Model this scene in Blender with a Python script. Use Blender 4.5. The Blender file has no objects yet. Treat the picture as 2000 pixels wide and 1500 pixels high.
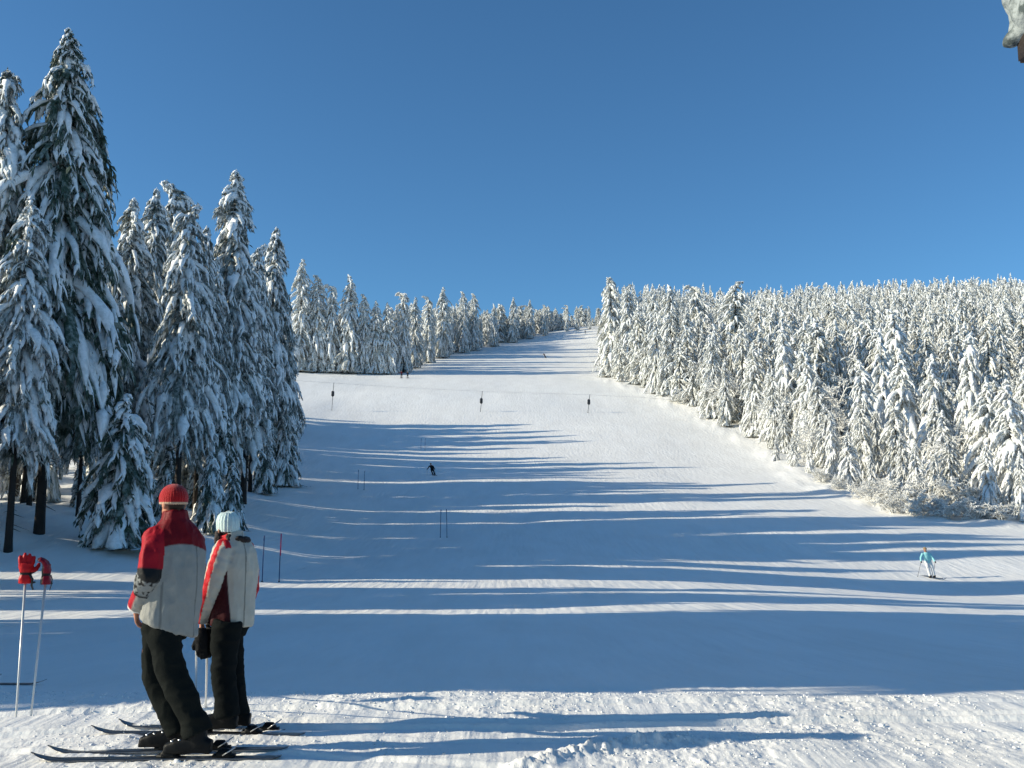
import bpy, math, random, re
import numpy as np
from mathutils import Vector, Matrix

# ------------------------------------------------------------------ camera, sky, sun, exposure
scene = bpy.context.scene
COL = scene.collection
F_PX = 1900.0                       # focal length in pixels of the 2000 x 1500 photograph
PITCH = math.atan(250.0 / F_PX)     # horizon sits at y = 1000 of 1500
CAM_Z = 1.6
cam_data = bpy.data.cameras.new('camera')
cam_data.sensor_fit = 'HORIZONTAL'
cam_data.sensor_width = 36.0
cam_data.lens = 36.0 * F_PX / 2000.0
cam_data.clip_start = 0.1
cam_data.clip_end = 5000.0
cam = bpy.data.objects.new('camera', cam_data)
COL.objects.link(cam)
cam.location = (0, 0, CAM_Z)
cam.rotation_euler = (math.pi / 2 + PITCH, 0, 0)
scene.camera = cam

SUN_EL = math.radians(20.0)
SUN_K = 0.13                        # sunlight runs towards +X and SUN_K towards +Y
SUN_AZ = math.atan(SUN_K)
sun_travel = Vector((math.cos(SUN_AZ) * math.cos(SUN_EL), math.sin(SUN_AZ) * math.cos(SUN_EL), -math.sin(SUN_EL)))
world = bpy.data.worlds.new('World')
scene.world = world
world.use_nodes = True
nt = world.node_tree
nt.nodes.clear()
wo = nt.nodes.new('ShaderNodeOutputWorld')
bg = nt.nodes.new('ShaderNodeBackground')
sky = nt.nodes.new('ShaderNodeTexSky')
sky.sky_type = 'NISHITA'
sky.sun_disc = False
sky.sun_elevation = SUN_EL
sky.sun_rotation = math.atan2(-sun_travel.x, -sun_travel.y)
sky.altitude = 1600.0
sky.air_density = 1.0
sky.dust_density = 1.3
sky.ozone_density = 3.0
tint = nt.nodes.new('ShaderNodeMixRGB')            # clear mountain air: a deeper, bluer sky all round
tint.blend_type = 'MULTIPLY'
tint.inputs[0].default_value = 1.0
tint.inputs[2].default_value = (0.57, 0.92, 1.06, 1)
nt.links.new(sky.outputs[0], tint.inputs[1])
nt.links.new(tint.outputs[0], bg.inputs[0])
bg.inputs[1].default_value = 0.102
nt.links.new(bg.outputs[0], wo.inputs[0])
sd = bpy.data.lights.new('sun', 'SUN')
sd.energy = 4.2
sd.angle = math.radians(0.5)
sd.color = (1.0, 0.905, 0.71)
sun = bpy.data.objects.new('sun', sd)
COL.objects.link(sun)
sun.rotation_euler = sun_travel.to_track_quat('-Z', 'Y').to_euler()
vs = scene.view_settings
vs.view_transform = 'Standard'
vs.look = 'None'
vs.gamma = 1.0
vs.use_curve_mapping = False
vs.exposure = 0.5
scene.render.resolution_x = 1024
scene.render.resolution_y = 768

# ------------------------------------------------------------------ helpers
RNG = np.random.default_rng(7)

def at(px, py, Y):
    """World point seen at photograph pixel (px, py) whose depth along +Y is Y."""
    cx = (px - 1000.0) / F_PX
    cy = (750.0 - py) / F_PX
    c, s = math.cos(PITCH), math.sin(PITCH)
    d = (cx, c - s * cy, s + c * cy)
    t = Y / d[1]
    return Vector((d[0] * t, Y, CAM_Z + d[2] * t))

def hashf(i, j, k, seed):
    n = (i * 374761393 + j * 668265263 + k * 2147483647 + seed * 144665) & 0xFFFFFFFF
    n = ((n ^ (n >> 13)) * 1274126177) & 0xFFFFFFFF
    n = ((n ^ (n >> 16)) * 2246822519) & 0xFFFFFFFF
    n = n ^ (n >> 15)
    return (n & 0xFFFFFF) / float(0xFFFFFF)

def vnoise(x, y, z=None, seed=0):
    """Value noise in -1..1 (numpy arrays)."""
    x = np.asarray(x, float); y = np.asarray(y, float)
    z = np.zeros_like(x) if z is None else np.asarray(z, float)
    xi = np.floor(x).astype(np.int64); yi = np.floor(y).astype(np.int64); zi = np.floor(z).astype(np.int64)
    fx = x - xi; fy = y - yi; fz = z - zi
    u = fx * fx * fx * (fx * (fx * 6 - 15) + 10); v = fy * fy * fy * (fy * (fy * 6 - 15) + 10); w = fz * fz * (3 - 2 * fz)
    r = 0
    flat = not np.any(fz)
    for a in (0, 1):
        for b in (0, 1):
            for c in ((0,) if flat else (0, 1)):
                wt = (u if a else 1 - u) * (v if b else 1 - v) * (1 if flat else (w if c else 1 - w))
                r = r + wt * hashf(xi + a, yi + b, zi + c, seed)
    return r * 2 - 1

def fbm(x, y, z=None, octv=4, seed=0, gain=0.5):
    r = 0; a = 1.0; f = 1.0; t = 0
    for o in range(octv):
        r = r + a * vnoise(np.asarray(x) * f + 17.3 * o, np.asarray(y) * f - 9.1 * o, None if z is None else np.asarray(z) * f, seed + o)
        t += a; a *= gain; f *= 2.03
    return r / t

def sstep(a, b, x):
    t = np.clip((x - a) / (b - a), 0, 1)
    return t * t * (3 - 2 * t)

def make_mesh(name, verts, faces, mats=(), mat_idx=None, smooth=True, col=None):
    """verts (n,3); faces: (m,3)/(m,4) array or list of such arrays."""
    me = bpy.data.meshes.new(name)
    verts = np.asarray(verts, np.float32)
    if isinstance(faces, np.ndarray):
        faces = [faces]
    faces = [np.asarray(f, np.int32) for f in faces if len(f)]
    loops = np.concatenate([f.ravel() for f in faces])
    counts = np.concatenate([np.full(len(f), f.shape[1], np.int32) for f in faces])
    starts = np.concatenate([[0], np.cumsum(counts)[:-1]]).astype(np.int32)
    me.vertices.add(len(verts)); me.vertices.foreach_set('co', verts.ravel())
    me.loops.add(len(loops)); me.loops.foreach_set('vertex_index', loops)
    me.polygons.add(len(counts)); me.polygons.foreach_set('loop_start', starts)
    me.polygons.foreach_set('loop_total', counts)
    if mat_idx is not None:
        me.polygons.foreach_set('material_index', np.asarray(mat_idx, np.int32))
    me.polygons.foreach_set('use_smooth', np.full(len(counts), smooth))
    for m in mats:
        me.materials.append(m)
    me.update(calc_edges=True)
    if col is not None:
        at_ = me.color_attributes.new('col', 'FLOAT_COLOR', 'POINT')
        c4 = np.ones((len(verts), 4), np.float32); c4[:, :3] = col
        at_.data.foreach_set('color', c4.ravel())
    return me

class MB:
    """Collects shapes into one mesh."""
    def __init__(s):
        s.v = []; s.f3 = []; s.f4 = []; s.n = 0
    def add(s, v, f4=None, f3=None):
        v = np.asarray(v, float).reshape(-1, 3)
        s.v.append(v)
        if f4 is not None and len(f4): s.f4.append(np.asarray(f4) + s.n)
        if f3 is not None and len(f3): s.f3.append(np.asarray(f3) + s.n)
        s.n += len(v)
    def tube(s, pts, rx, ry=None, k=10, side=None, caps=True, power=2.0):
        """Swept ellipse through pts. rx along 'side', ry across."""
        P = np.asarray([tuple(p) for p in pts], float)
        m = len(P)
        rx = np.broadcast_to(np.asarray(rx, float), (m,)); ry = rx if ry is None else np.broadcast_to(np.asarray(ry, float), (m,))
        T = np.gradient(P, axis=0); T /= np.linalg.norm(T, axis=1)[:, None] + 1e-9
        if side is None:
            side = np.array((1.0, 0, 0)) if abs(T[:, 0]).mean() < 0.8 else np.array((0, 0, 1.0))
        S = np.asarray(side, float)
        S = np.broadcast_to(S, (m, 3)) if S.ndim == 1 else S
        S = S - (S * T).sum(1)[:, None] * T; S /= np.linalg.norm(S, axis=1)[:, None] + 1e-9
        N = np.cross(T, S)
        th = np.arange(k) * 2 * np.pi / k
        c, d = np.cos(th), np.sin(th)
        if power != 2.0:
            c = np.sign(c) * abs(c) ** (2 / power); d = np.sign(d) * abs(d) ** (2 / power)
        V = P[:, None] + rx[:, None, None] * c[None, :, None] * S[:, None] + ry[:, None, None] * d[None, :, None] * N[:, None]
        i = np.arange(m - 1)[:, None] * k; j = np.arange(k)[None]; j2 = (j + 1) % k
        f4 = np.stack([i + j, i + j2, i + k + j2, i + k + j], -1).reshape(-1, 4)
        f3 = []
        V = V.reshape(-1, 3)
        if caps:
            V = np.concatenate([V, P[:1], P[-1:]])
            a, b = m * k, m * k + 1
            jj = np.arange(k); jn = (jj + 1) % k
            f3 = np.concatenate([np.stack([jn, jj, np.full(k, a)], 1), np.stack([(m - 1) * k + jj, (m - 1) * k + jn, np.full(k, b)], 1)])
        s.add(V, f4, f3)
    def box(s, c, size, rot=None):
        h = np.asarray(size, float) / 2
        v = np.array([(x, y, z) for x in (-1, 1) for y in (-1, 1) for z in (-1, 1)], float) * h
        if rot is not None: v = v @ np.asarray(rot).T
        v = v + np.asarray(tuple(c))
        s.add(v, [(0, 1, 3, 2), (4, 6, 7, 5), (0, 4, 5, 1), (2, 3, 7, 6), (0, 2, 6, 4), (1, 5, 7, 3)])
    def ellipsoid(s, c, r, k=16, m=10, rot=None):
        ph = np.linspace(0.001, np.pi - 0.001, m); th = np.arange(k) * 2 * np.pi / k
        V = np.stack([np.sin(ph)[:, None] * np.cos(th), np.sin(ph)[:, None] * np.sin(th), np.broadcast_to(np.cos(ph)[:, None], (m, k))], -1) * np.asarray(r, float)
        V = V.reshape(-1, 3)
        if rot is not None: V = V @ np.asarray(rot).T
        V = V + np.asarray(tuple(c))
        i = np.arange(m - 1)[:, None] * k; j = np.arange(k)[None]; j2 = (j + 1) % k
        s.add(V, np.stack([i + j, i + k + j, i + k + j2, i + j2], -1).reshape(-1, 4))
    def mesh(s, name, mats=(), smooth=True, col=None):
        V = np.concatenate(s.v)
        fs = []
        if s.f4: fs.append(np.concatenate(s.f4))
        if s.f3: fs.append(np.concatenate(s.f3))
        return make_mesh(name, V, fs, mats, smooth=smooth, col=col)

def link(name, me, parent=None, loc=None):
    o = bpy.data.objects.new(name, me)
    COL.objects.link(o)
    if parent is not None: o.parent = parent
    if loc is not None: o.location = loc
    return o

def tag(o, label=None, cat=None, group=None, kind=None):
    if label: o['label'] = label
    if cat: o['category'] = cat
    if group: o['group'] = group
    if kind: o['kind'] = kind
    return o

def empty(name, loc=(0, 0, 0), rz=0.0):
    o = bpy.data.objects.new(name, None)
    o.empty_display_size = 0.2
    COL.objects.link(o)
    o.location = loc; o.rotation_euler = (0, 0, rz)
    return o

# ------------------------------------------------------------------ materials
def new_mat(name):
    m = bpy.data.materials.new(name); m.use_nodes = True
    return m, m.node_tree, m.node_tree.nodes['Principled BSDF']

def N(nt_, typ, **kw):
    n = nt_.nodes.new(typ)
    for k, v in kw.items():
        if k.startswith('i_'): n.inputs[k[2:].replace('_', ' ')].default_value = v
        else: setattr(n, k, v)
    return n

def plain(name, color, rough=0.6, metal=0.0, bump=0.0, bscale=60.0, var=0.0, sheen=0.0, coat=0.0, spec=None):
    
    m, t, b = new_mat(name)
    b.inputs['Base Color'].default_value = (*color, 1)
    b.inputs['Roughness'].default_value = rough
    b.inputs['Metallic'].default_value = metal
    if spec is not None: b.inputs['Specular IOR Level'].default_value = spec
    if coat: b.inputs['Coat Weight'].default_value = coat
    if sheen: b.inputs['Sheen Weight'].default_value = sheen
    tc = N(t, 'ShaderNodeTexCoord')
    if var:
        nz = N(t, 'ShaderNodeTexNoise', i_Scale=bscale * 0.25, i_Detail=4.0)
        t.links.new(tc.outputs['Object'], nz.inputs['Vector'])
        mx = N(t, 'ShaderNodeMixRGB')
        mx.inputs[1].default_value = (*[c * (1 - var) for c in color], 1); mx.inputs[2].default_value = (*[min(1, c * (1 + var)) for c in color], 1)
        t.links.new(nz.outputs['Fac'], mx.inputs[0]); t.links.new(mx.outputs[0], b.inputs['Base Color'])
    if bump:
        nz = N(t, 'ShaderNodeTexNoise', i_Scale=bscale, i_Detail=5.0)
        t.links.new(tc.outputs['Object'], nz.inputs['Vector'])
        bp = N(t, 'ShaderNodeBump', i_Strength=bump, i_Distance=0.01)
        t.links.new(nz.outputs['Fac'], bp.inputs['Height']); t.links.new(bp.outputs[0], b.inputs['Normal'])
    return m

def attr_mat(name, rough=0.75, bump=0.15, bscale=120.0, sheen=0.0, spec=0.18):
    m, t, b = new_mat(name)
    a = N(t, 'ShaderNodeAttribute', attribute_name='col')
    tc = N(t, 'ShaderNodeTexCoord')
    nz = N(t, 'ShaderNodeTexNoise', i_Scale=14.0, i_Detail=4.0)
    t.links.new(tc.outputs['Object'], nz.inputs['Vector'])
    mr = N(t, 'ShaderNodeMapRange'); mr.inputs['To Min'].default_value = 0.82; mr.inputs['To Max'].default_value = 1.15
    t.links.new(nz.outputs['Fac'], mr.inputs['Value'])
    mul = N(t, 'ShaderNodeMixRGB', blend_type='MULTIPLY'); mul.inputs[0].default_value = 1
    t.links.new(a.outputs['Color'], mul.inputs[1]); t.links.new(mr.outputs[0], mul.inputs[2])
    t.links.new(mul.outputs[0], b.inputs['Base Color'])
    b.inputs['Roughness'].default_value = rough
    b.inputs['Specular IOR Level'].default_value = spec
    if sheen: b.inputs['Sheen Weight'].default_value = sheen
    n2 = N(t, 'ShaderNodeTexNoise', i_Scale=bscale, i_Detail=5.0)
    t.links.new(tc.outputs['Object'], n2.inputs['Vector'])
    bp = N(t, 'ShaderNodeBump', i_Strength=bump, i_Distance=0.01)
    t.links.new(n2.outputs['Fac'], bp.inputs['Height']); t.links.new(bp.outputs[0], b.inputs['Normal'])
    return m

def snow_ground_mat():
    m, t, b = new_mat('piste_snow')
    tc = N(t, 'ShaderNodeTexCoord')
    b.inputs['Roughness'].default_value = 0.62
    b.inputs['Specular IOR Level'].default_value = 0.25
    # soft variation of the snow colour: packed, slightly grey ski traces, long down the slope
    mp = N(t, 'ShaderNodeMapping'); mp.inputs['Scale'].default_value = (0.35, 0.09, 0.2); mp.inputs['Rotation'].default_value = (0, 0, 0.35)
    t.links.new(tc.outputs['Object'], mp.inputs['Vector'])
    n1 = N(t, 'ShaderNodeTexNoise', i_Scale=1.6, i_Detail=6.0, i_Roughness=0.62)
    t.links.new(mp.outputs[0], n1.inputs['Vector'])
    cr = N(t, 'ShaderNodeValToRGB')
    cr.color_ramp.elements[0].position = 0.36; cr.color_ramp.elements[0].color = (0.90, 0.885, 0.84, 1)
    cr.color_ramp.elements[1].position = 0.62; cr.color_ramp.elements[1].color = (0.96, 0.95, 0.91, 1)
    t.links.new(n1.outputs['Fac'], cr.inputs['Fac'])
    t.links.new(cr.outputs[0], b.inputs['Base Color'])
    # relief: crumbs and grains
    n2 = N(t, 'ShaderNodeTexNoise', i_Scale=26.0, i_Detail=8.0, i_Roughness=0.7)
    t.links.new(tc.outputs['Object'], n2.inputs['Vector'])
    n3 = N(t, 'ShaderNodeTexNoise', i_Scale=2.2, i_Detail=7.0, i_Roughness=0.62)
    t.links.new(tc.outputs['Object'], n3.inputs['Vector'])
    mt = N(t, 'ShaderNodeMapping'); mt.inputs['Scale'].default_value = (1.0, 0.06, 1.0); mt.inputs['Rotation'].default_value = (0, 0, 0.5)
    t.links.new(tc.outputs['Object'], mt.inputs['Vector'])
    n4 = N(t, 'ShaderNodeTexNoise', i_Scale=3.2, i_Detail=4.0)   # ski tracks
    t.links.new(mt.outputs[0], n4.inputs['Vector'])
    b1 = N(t, 'ShaderNodeBump', i_Strength=0.42, i_Distance=0.012)
    b2 = N(t, 'ShaderNodeBump', i_Strength=0.30, i_Distance=0.08)
    b3 = N(t, 'ShaderNodeBump', i_Strength=0.40, i_Distance=0.14)
    t.links.new(n2.outputs['Fac'], b1.inputs['Height'])
    t.links.new(n3.outputs['Fac'], b2.inputs['Height'])
    t.links.new(n4.outputs['Fac'], b3.inputs['Height'])
    t.links.new(b3.outputs[0], b2.inputs['Normal']); t.links.new(b2.outputs[0], b1.inputs['Normal'])
    t.links.new(b1.outputs[0], b.inputs['Normal'])
    return m

def tree_snow_mat(name, c1, c2, scale):
    m, t, b = new_mat(name)
    tc = N(t, 'ShaderNodeTexCoord')
    b.inputs['Roughness'].default_value = 0.7
    b.inputs['Specular IOR Level'].default_value = 0.2
    n1 = N(t, 'ShaderNodeTexNoise', i_Scale=scale, i_Detail=6.0, i_Roughness=0.65)
    t.links.new(tc.outputs['Object'], n1.inputs['Vector'])
    cr = N(t, 'ShaderNodeValToRGB')
    cr.color_ramp.elements[0].position = 0.40; cr.color_ramp.elements[0].color = (*c1, 1)
    cr.color_ramp.elements[1].position = 0.56; cr.color_ramp.elements[1].color = (*c2, 1)
    t.links.new(n1.outputs['Fac'], cr.inputs['Fac']); t.links.new(cr.outputs[0], b.inputs['Base Color'])
    n2 = N(t, 'ShaderNodeTexNoise', i_Scale=9.0, i_Detail=6.0)
    t.links.new(tc.outputs['Object'], n2.inputs['Vector'])
    bp = N(t, 'ShaderNodeBump', i_Strength=0.6, i_Distance=0.06)
    t.links.new(n2.outputs['Fac'], bp.inputs['Height']); t.links.new(bp.outputs[0], b.inputs['Normal'])
    return m

M_SNOW = snow_ground_mat()
M_TSNOW = tree_snow_mat('snow_on_branches', (0.70, 0.72, 0.71), (0.90, 0.91, 0.91), 5.0)
M_RIME = tree_snow_mat('rime_on_twigs', (0.70, 0.70, 0.67), (0.88, 0.88, 0.85), 6.0)
def needle_mat(name, c1, c2, pos):
    m, t, b = new_mat(name)
    tc = N(t, 'ShaderNodeTexCoord')
    n1 = N(t, 'ShaderNodeTexNoise', i_Scale=3.5, i_Detail=6.0, i_Roughness=0.75)
    t.links.new(tc.outputs['Object'], n1.inputs['Vector'])
    cr = N(t, 'ShaderNodeValToRGB')
    cr.color_ramp.elements[0].position = pos; cr.color_ramp.elements[0].color = (*c1, 1)
    cr.color_ramp.elements[1].position = pos + 0.2; cr.color_ramp.elements[1].color = (*c2, 1)
    t.links.new(n1.outputs['Fac'], cr.inputs['Fac']); t.links.new(cr.outputs[0], b.inputs['Base Color'])
    b.inputs['Roughness'].default_value = 0.7
    return m
M_NEEDLE = needle_mat('spruce_needles', (0.028, 0.055, 0.032), (0.30, 0.34, 0.31), 0.46)
M_NEEDLE_H = needle_mat('half_frosted_spruce_needles', (0.035, 0.055, 0.038), (0.46, 0.48, 0.46), 0.40)
M_NEEDLE_F = needle_mat('frosted_spruce_needles', (0.06, 0.075, 0.045), (0.58, 0.58, 0.53), 0.33)
M_BARK = plain('spruce_bark', (0.022, 0.017, 0.014), 0.9, bump=0.8, bscale=18, var=0.5)
M_TWIG = needle_mat('bare_twigs', (0.18, 0.15, 0.12), (0.66, 0.65, 0.61), 0.38)
M_SHADE_SNOW = tree_snow_mat('shade_grey_roof_snow', (0.08, 0.10, 0.10), (0.34, 0.38, 0.38), 9.0)  # roof snow greyed: shade on its face is put into the colour
# ------------------------------------------------------------------ terrain
_prof = [(-60, -1.6), (0, -1.6), (6, -1.6), (7.6, -1.6), (8.8, -1.60), (10, -1.70), (12, -1.90), (15, -2.12), (20, -2.42), (25, -2.62), (32, -2.78), (39, -2.80),
         (47, -2.75), (54, -2.5), (66, -1.75), (78, -0.35), (90, 1.4), (105, 3.4), (120, 5.6), (137, 9.0), (150, 12.3), (165, 16.6),
         (185, 22.2), (205, 27.9), (220, 30.6), (245, 35.6), (300, 48.9), (350, 62.0), (395, 74.0), (415, 76.5), (450, 76.0), (520, 66.0), (700, 40), (1200, 10), (4000, 0)]
_py = np.array([p[0] for p in _prof], float); _pz = np.array([p[1] for p in _prof], float)
_gy = np.concatenate([np.linspace(-60, 0, 61)[:-1], np.linspace(0, 20, 401)[:-1], np.linspace(20, 60, 401)[:-1], np.linspace(60, 520, 1841)[:-1], np.linspace(520, 4000, 800)])
_gz = np.interp(_gy, _py, _pz)
for _ in range(3):                                   # soften the corners of the profile
    w = np.clip(_gy * 0.07, 0.5, 14)
    _gz = (np.interp(_gy - w, _gy, _gz) + np.interp(_gy + w, _gy, _gz) + _gz) / 3
_ry = np.array([-50, 20, 60, 66, 72, 78, 100, 128, 150, 185, 215, 400, 430, 600]); _rx = np.array([70, 66, 60, 52, 41, 32.5, 31.5, 34, 33.5, 26.5, 20.3, 38.5, 42, 60])
_ly = np.array([-60, 0, 20, 28, 45, 70, 100, 140, 158]); _lx = np.array([-17, -17, -17.5, -18, -19, -20.5, -25.0, -34.0, -39])
_fy = np.array([205, 213, 220, 300, 350, 390, 408, 430]); _fx = np.array([-70, -50, -27, -19.5, -1, 18, 27, 40])

def right_edge(Y): return np.interp(Y, _ry, _rx)
def left_edge(Y): return np.interp(Y, _ly, _lx)
def far_left_edge(Y): return np.interp(Y, _fy, _fx)

def ground(X, Y, fine=True):
    X = np.asarray(X, float); Y = np.asarray(Y, float)
    z = np.interp(Y, _gy, _gz) + CAM_Z
    # bank on the left under the forest
    a = 7.5 + 0.03 * Y; w = 12 + 0.12 * Y
    B = 3.0 * sstep(35, 50, Y) * (1 - 0.45 * sstep(60, 100, Y)) * (1 - sstep(130, 190, Y))
    z = z + B * sstep(0, 1, (-X - a) / w)
    z = z + 0.04 * np.clip(-X - 30, 0, 200) * sstep(10, 40, Y)
    # shallow hollow at the right foot of the slope
    z = z - 1.0 * sstep(2, 24, X) * np.exp(-((Y - 48) / 19) ** 2)
    # the run curves up to its crest on the right
    z = z + 3.4 * sstep(-5, 36, X) * (1 - sstep(48, 100, X)) * sstep(300, 398, Y) * (1 - sstep(440, 600, Y))
    # hillside on the right
    re = right_edge(Y)
    z = z + 0.048 * np.clip(X - re, 0, 400) * sstep(40, 120, Y)
    # snow berm along the forest edge on the right
    z = z + (0.16 + 0.25 * vnoise(X * 0.35, Y * 0.35, seed=5) + 0.2 * vnoise(X * 1.1, Y * 0.8, seed=6)) * np.exp(-((X - re + 0.2) / 1.7) ** 2) * sstep(45, 70, Y) * (1 - sstep(190, 240, Y))
    # broad undulation of the piste
    far = sstep(14, 40, np.abs(Y))
    z = z + far * 0.30 * vnoise(X / 21.0, Y / 17.0, seed=2) + far * 0.06 * vnoise(X / 5.0, Y / 8.0, seed=3)
    z = z + sstep(9.0, 14, Y) * (1 - far) * 0.05 * vnoise(X / 6.0, Y / 4.0, seed=9)
    # hummocks in the forest
    inf = np.clip(sstep(0, 4, X - re - 1) * sstep(40, 60, Y) + sstep(0, 4, left_edge(Y) - X) * (Y < 170) * sstep(14, 24, Y), 0, 1)
    z = z + inf * 0.35 * fbm(X / 2.6, Y / 2.6, octv=3, seed=11)
    if fine:
        R = np.hypot(X, Y)
        near = 1 - sstep(8.2, 12.5, R)
        # trampled snow near the viewer: crumbs, ridges and ski ruts
        rough = (0.15 + 0.95 * sstep(-0.3, 0.4, vnoise(X * 0.9 + 3, Y * 1.3, seed=21)))
        cl = fbm(X * 13, Y * 13, octv=4, seed=31, gain=0.68)
        z = z + near * (0.0065 * rough * np.clip(cl * 2.2, -0.8, 1.6) + 0.035 * fbm(X * 1.1, Y * 1.4, octv=3, seed=41))
        # crumbled ridge at the lower middle
        rl = Y - (6.62 + 0.22 * np.sin((X - 0.2) * 2.0)) - 0.28 * (X - 0.3)
        z = z + near * 0.055 * np.exp(-(rl / 0.10) ** 2) * sstep(-0.3, 0.4, X) * (1 - sstep(1.1, 1.7, X)) * (1 + 1.2 * cl)
        z = z - near * 0.05 * np.exp(-((Y - 6.25) / 0.22) ** 2 - ((X - 0.75) / 0.35) ** 2)
        # berm that the long shadows cross
        z = z + 0.055 * np.exp(-((Y - 8.55 + 0.05 * X) / 0.55) ** 2) * (1 - sstep(3, 7, np.abs(X - 0.5)))
        # ski ruts
        for (q, sl, am) in ((7.55, 0.06, 0.030), (7.72, 0.06, 0.028), (8.25, 0.05, 0.022), (7.1, 0.02, 0.012), (6.45, -0.12, 0.015)):
            dd = Y - q - sl * X + 0.05 * np.sin(X * 1.3 + q)
            z = z - near * am * np.exp(-(dd / 0.035) ** 2) + near * am * 0.8 * np.exp(-((dd - 0.07) / 0.03) ** 2)
        mid = sstep(9, 15, R) * (1 - sstep(60, 120, R))
        z = z + mid * 0.018 * fbm(X * 1.2, Y * 0.5, octv=4, seed=51)
    return z

def gz(x, y): return float(ground(np.array([x]), np.array([y]))[0])
def gz0(x, y): return float(ground(np.array([x]), np.array([y]), False)[0])

# azimuths are dense across the view, radii grow with distance
az_in = np.radians(np.linspace(-36, 36, 720))
az_out = np.radians(np.linspace(36, 324, 110))[1:-1]
azs = np.concatenate([az_in, az_out])
rad = np.concatenate([[0.6, 1.2, 2, 3, 4, 4.6], np.linspace(5.0, 9.8, 250), 9.8 * (2400 / 9.8) ** (np.linspace(0, 1, 330)[1:] ** 0.93)])
A_, R_ = np.meshgrid(azs, rad)
GX = R_ * np.sin(A_); GY = R_ * np.cos(A_)
GZ = ground(GX, GY)
na, nr = len(azs), len(rad)
gv = np.stack([GX, GY, GZ], -1).reshape(-1, 3)
i = np.arange(nr - 1)[:, None] * na; j = np.arange(na)[None]; j2 = (j + 1) % na
gf = np.stack([i + j, i + j2, i + na + j2, i + na + j], -1).reshape(-1, 4)[:, ::-1]
gv = np.concatenate([gv, [[0, 0, gz0(0, 0)]]])
jj = np.arange(na)
gf3 = np.stack([jj, (jj + 1) % na, np.full(na, na * nr)], 1)
me = make_mesh('snowy_ground', gv, [gf, gf3], [M_SNOW])
g = link('snow_ground', me)
tag(g, kind='structure')

def on_ground(px, py, y0=4.0, y1=430.0):
    """Where the line of sight through a pixel meets the snow."""
    Ys = y0 * 1.003 ** np.arange(int(math.log(y1 / y0) / math.log(1.003)) + 1)
    d = np.array(tuple(at(px, py, 1.0))) - np.array((0, 0, CAM_Z))
    below = CAM_Z + d[2] * Ys <= ground(d[0] * Ys, Ys, False)
    Y = float(Ys[np.argmax(below)]) if below.any() else y1
    return Vector((d[0] * Y, Y, gz(d[0] * Y, Y)))
# ------------------------------------------------------------------ snow laden spruces
def blob_tubes(P, W, T, S, k, jit, rng, closed=True):
    """Many swept ellipses at once. P (B,m,3); W,T (B,m); S (B,3) horizontal side vector."""
    B, m, _ = P.shape
    Tn = np.gradient(P, axis=1); Tn /= np.linalg.norm(Tn, axis=2, keepdims=True) + 1e-9
    Sx = np.broadcast_to(S[:, None], P.shape)
    Nn = np.cross(Sx, Tn); Nn /= np.linalg.norm(Nn, axis=2, keepdims=True) + 1e-9
    Nn = np.where(Nn[..., 2:3] < 0, -Nn, Nn)
    th = np.arange(k) * 2 * np.pi / k + 0.3
    J = 1 + jit * rng.uniform(-1, 1, (B, m, k))
    V = P[:, :, None] + (W[:, :, None] * np.cos(th) * J)[..., None] * Sx[:, :, None] + (T[:, :, None] * np.sin(th) * J)[..., None] * Nn[:, :, None]
    base = np.arange(B)[:, None, None] * (m * k)
    i = np.arange(m - 1)[None, :, None] * k; j = np.arange(k)[None, None]; j2 = (j + 1) % k
    f = np.stack([base + i + j, base + i + j2, base + i + k + j2, base + i + k + j], -1).reshape(-1, 4)
    return V.reshape(-1, 3), f

def cards(O, D, L, Wd, rng):
    """Thin hanging needle sprays: O origin, D direction, each two triangles with a kink."""
    n = len(O)
    S = np.cross(D, rng.normal(size=(n, 3))); S /= np.linalg.norm(S, axis=1, keepdims=True) + 1e-9
    mid = O + D * (L * 0.5)[:, None]; tip = O + D * L[:, None] + np.array((0, 0, -1.0)) * (L * 0.18)[:, None]
    a = mid + S * (Wd * 0.5)[:, None]; b = mid - S * (Wd * 0.5)[:, None]
    V = np.stack([O, a, tip, b], 1).reshape(-1, 3)
    q = np.arange(n)[:, None] * 4
    return V, np.concatenate([q + np.array([[0, 1, 2]]), q + np.array([[0, 2, 3]])])

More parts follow.
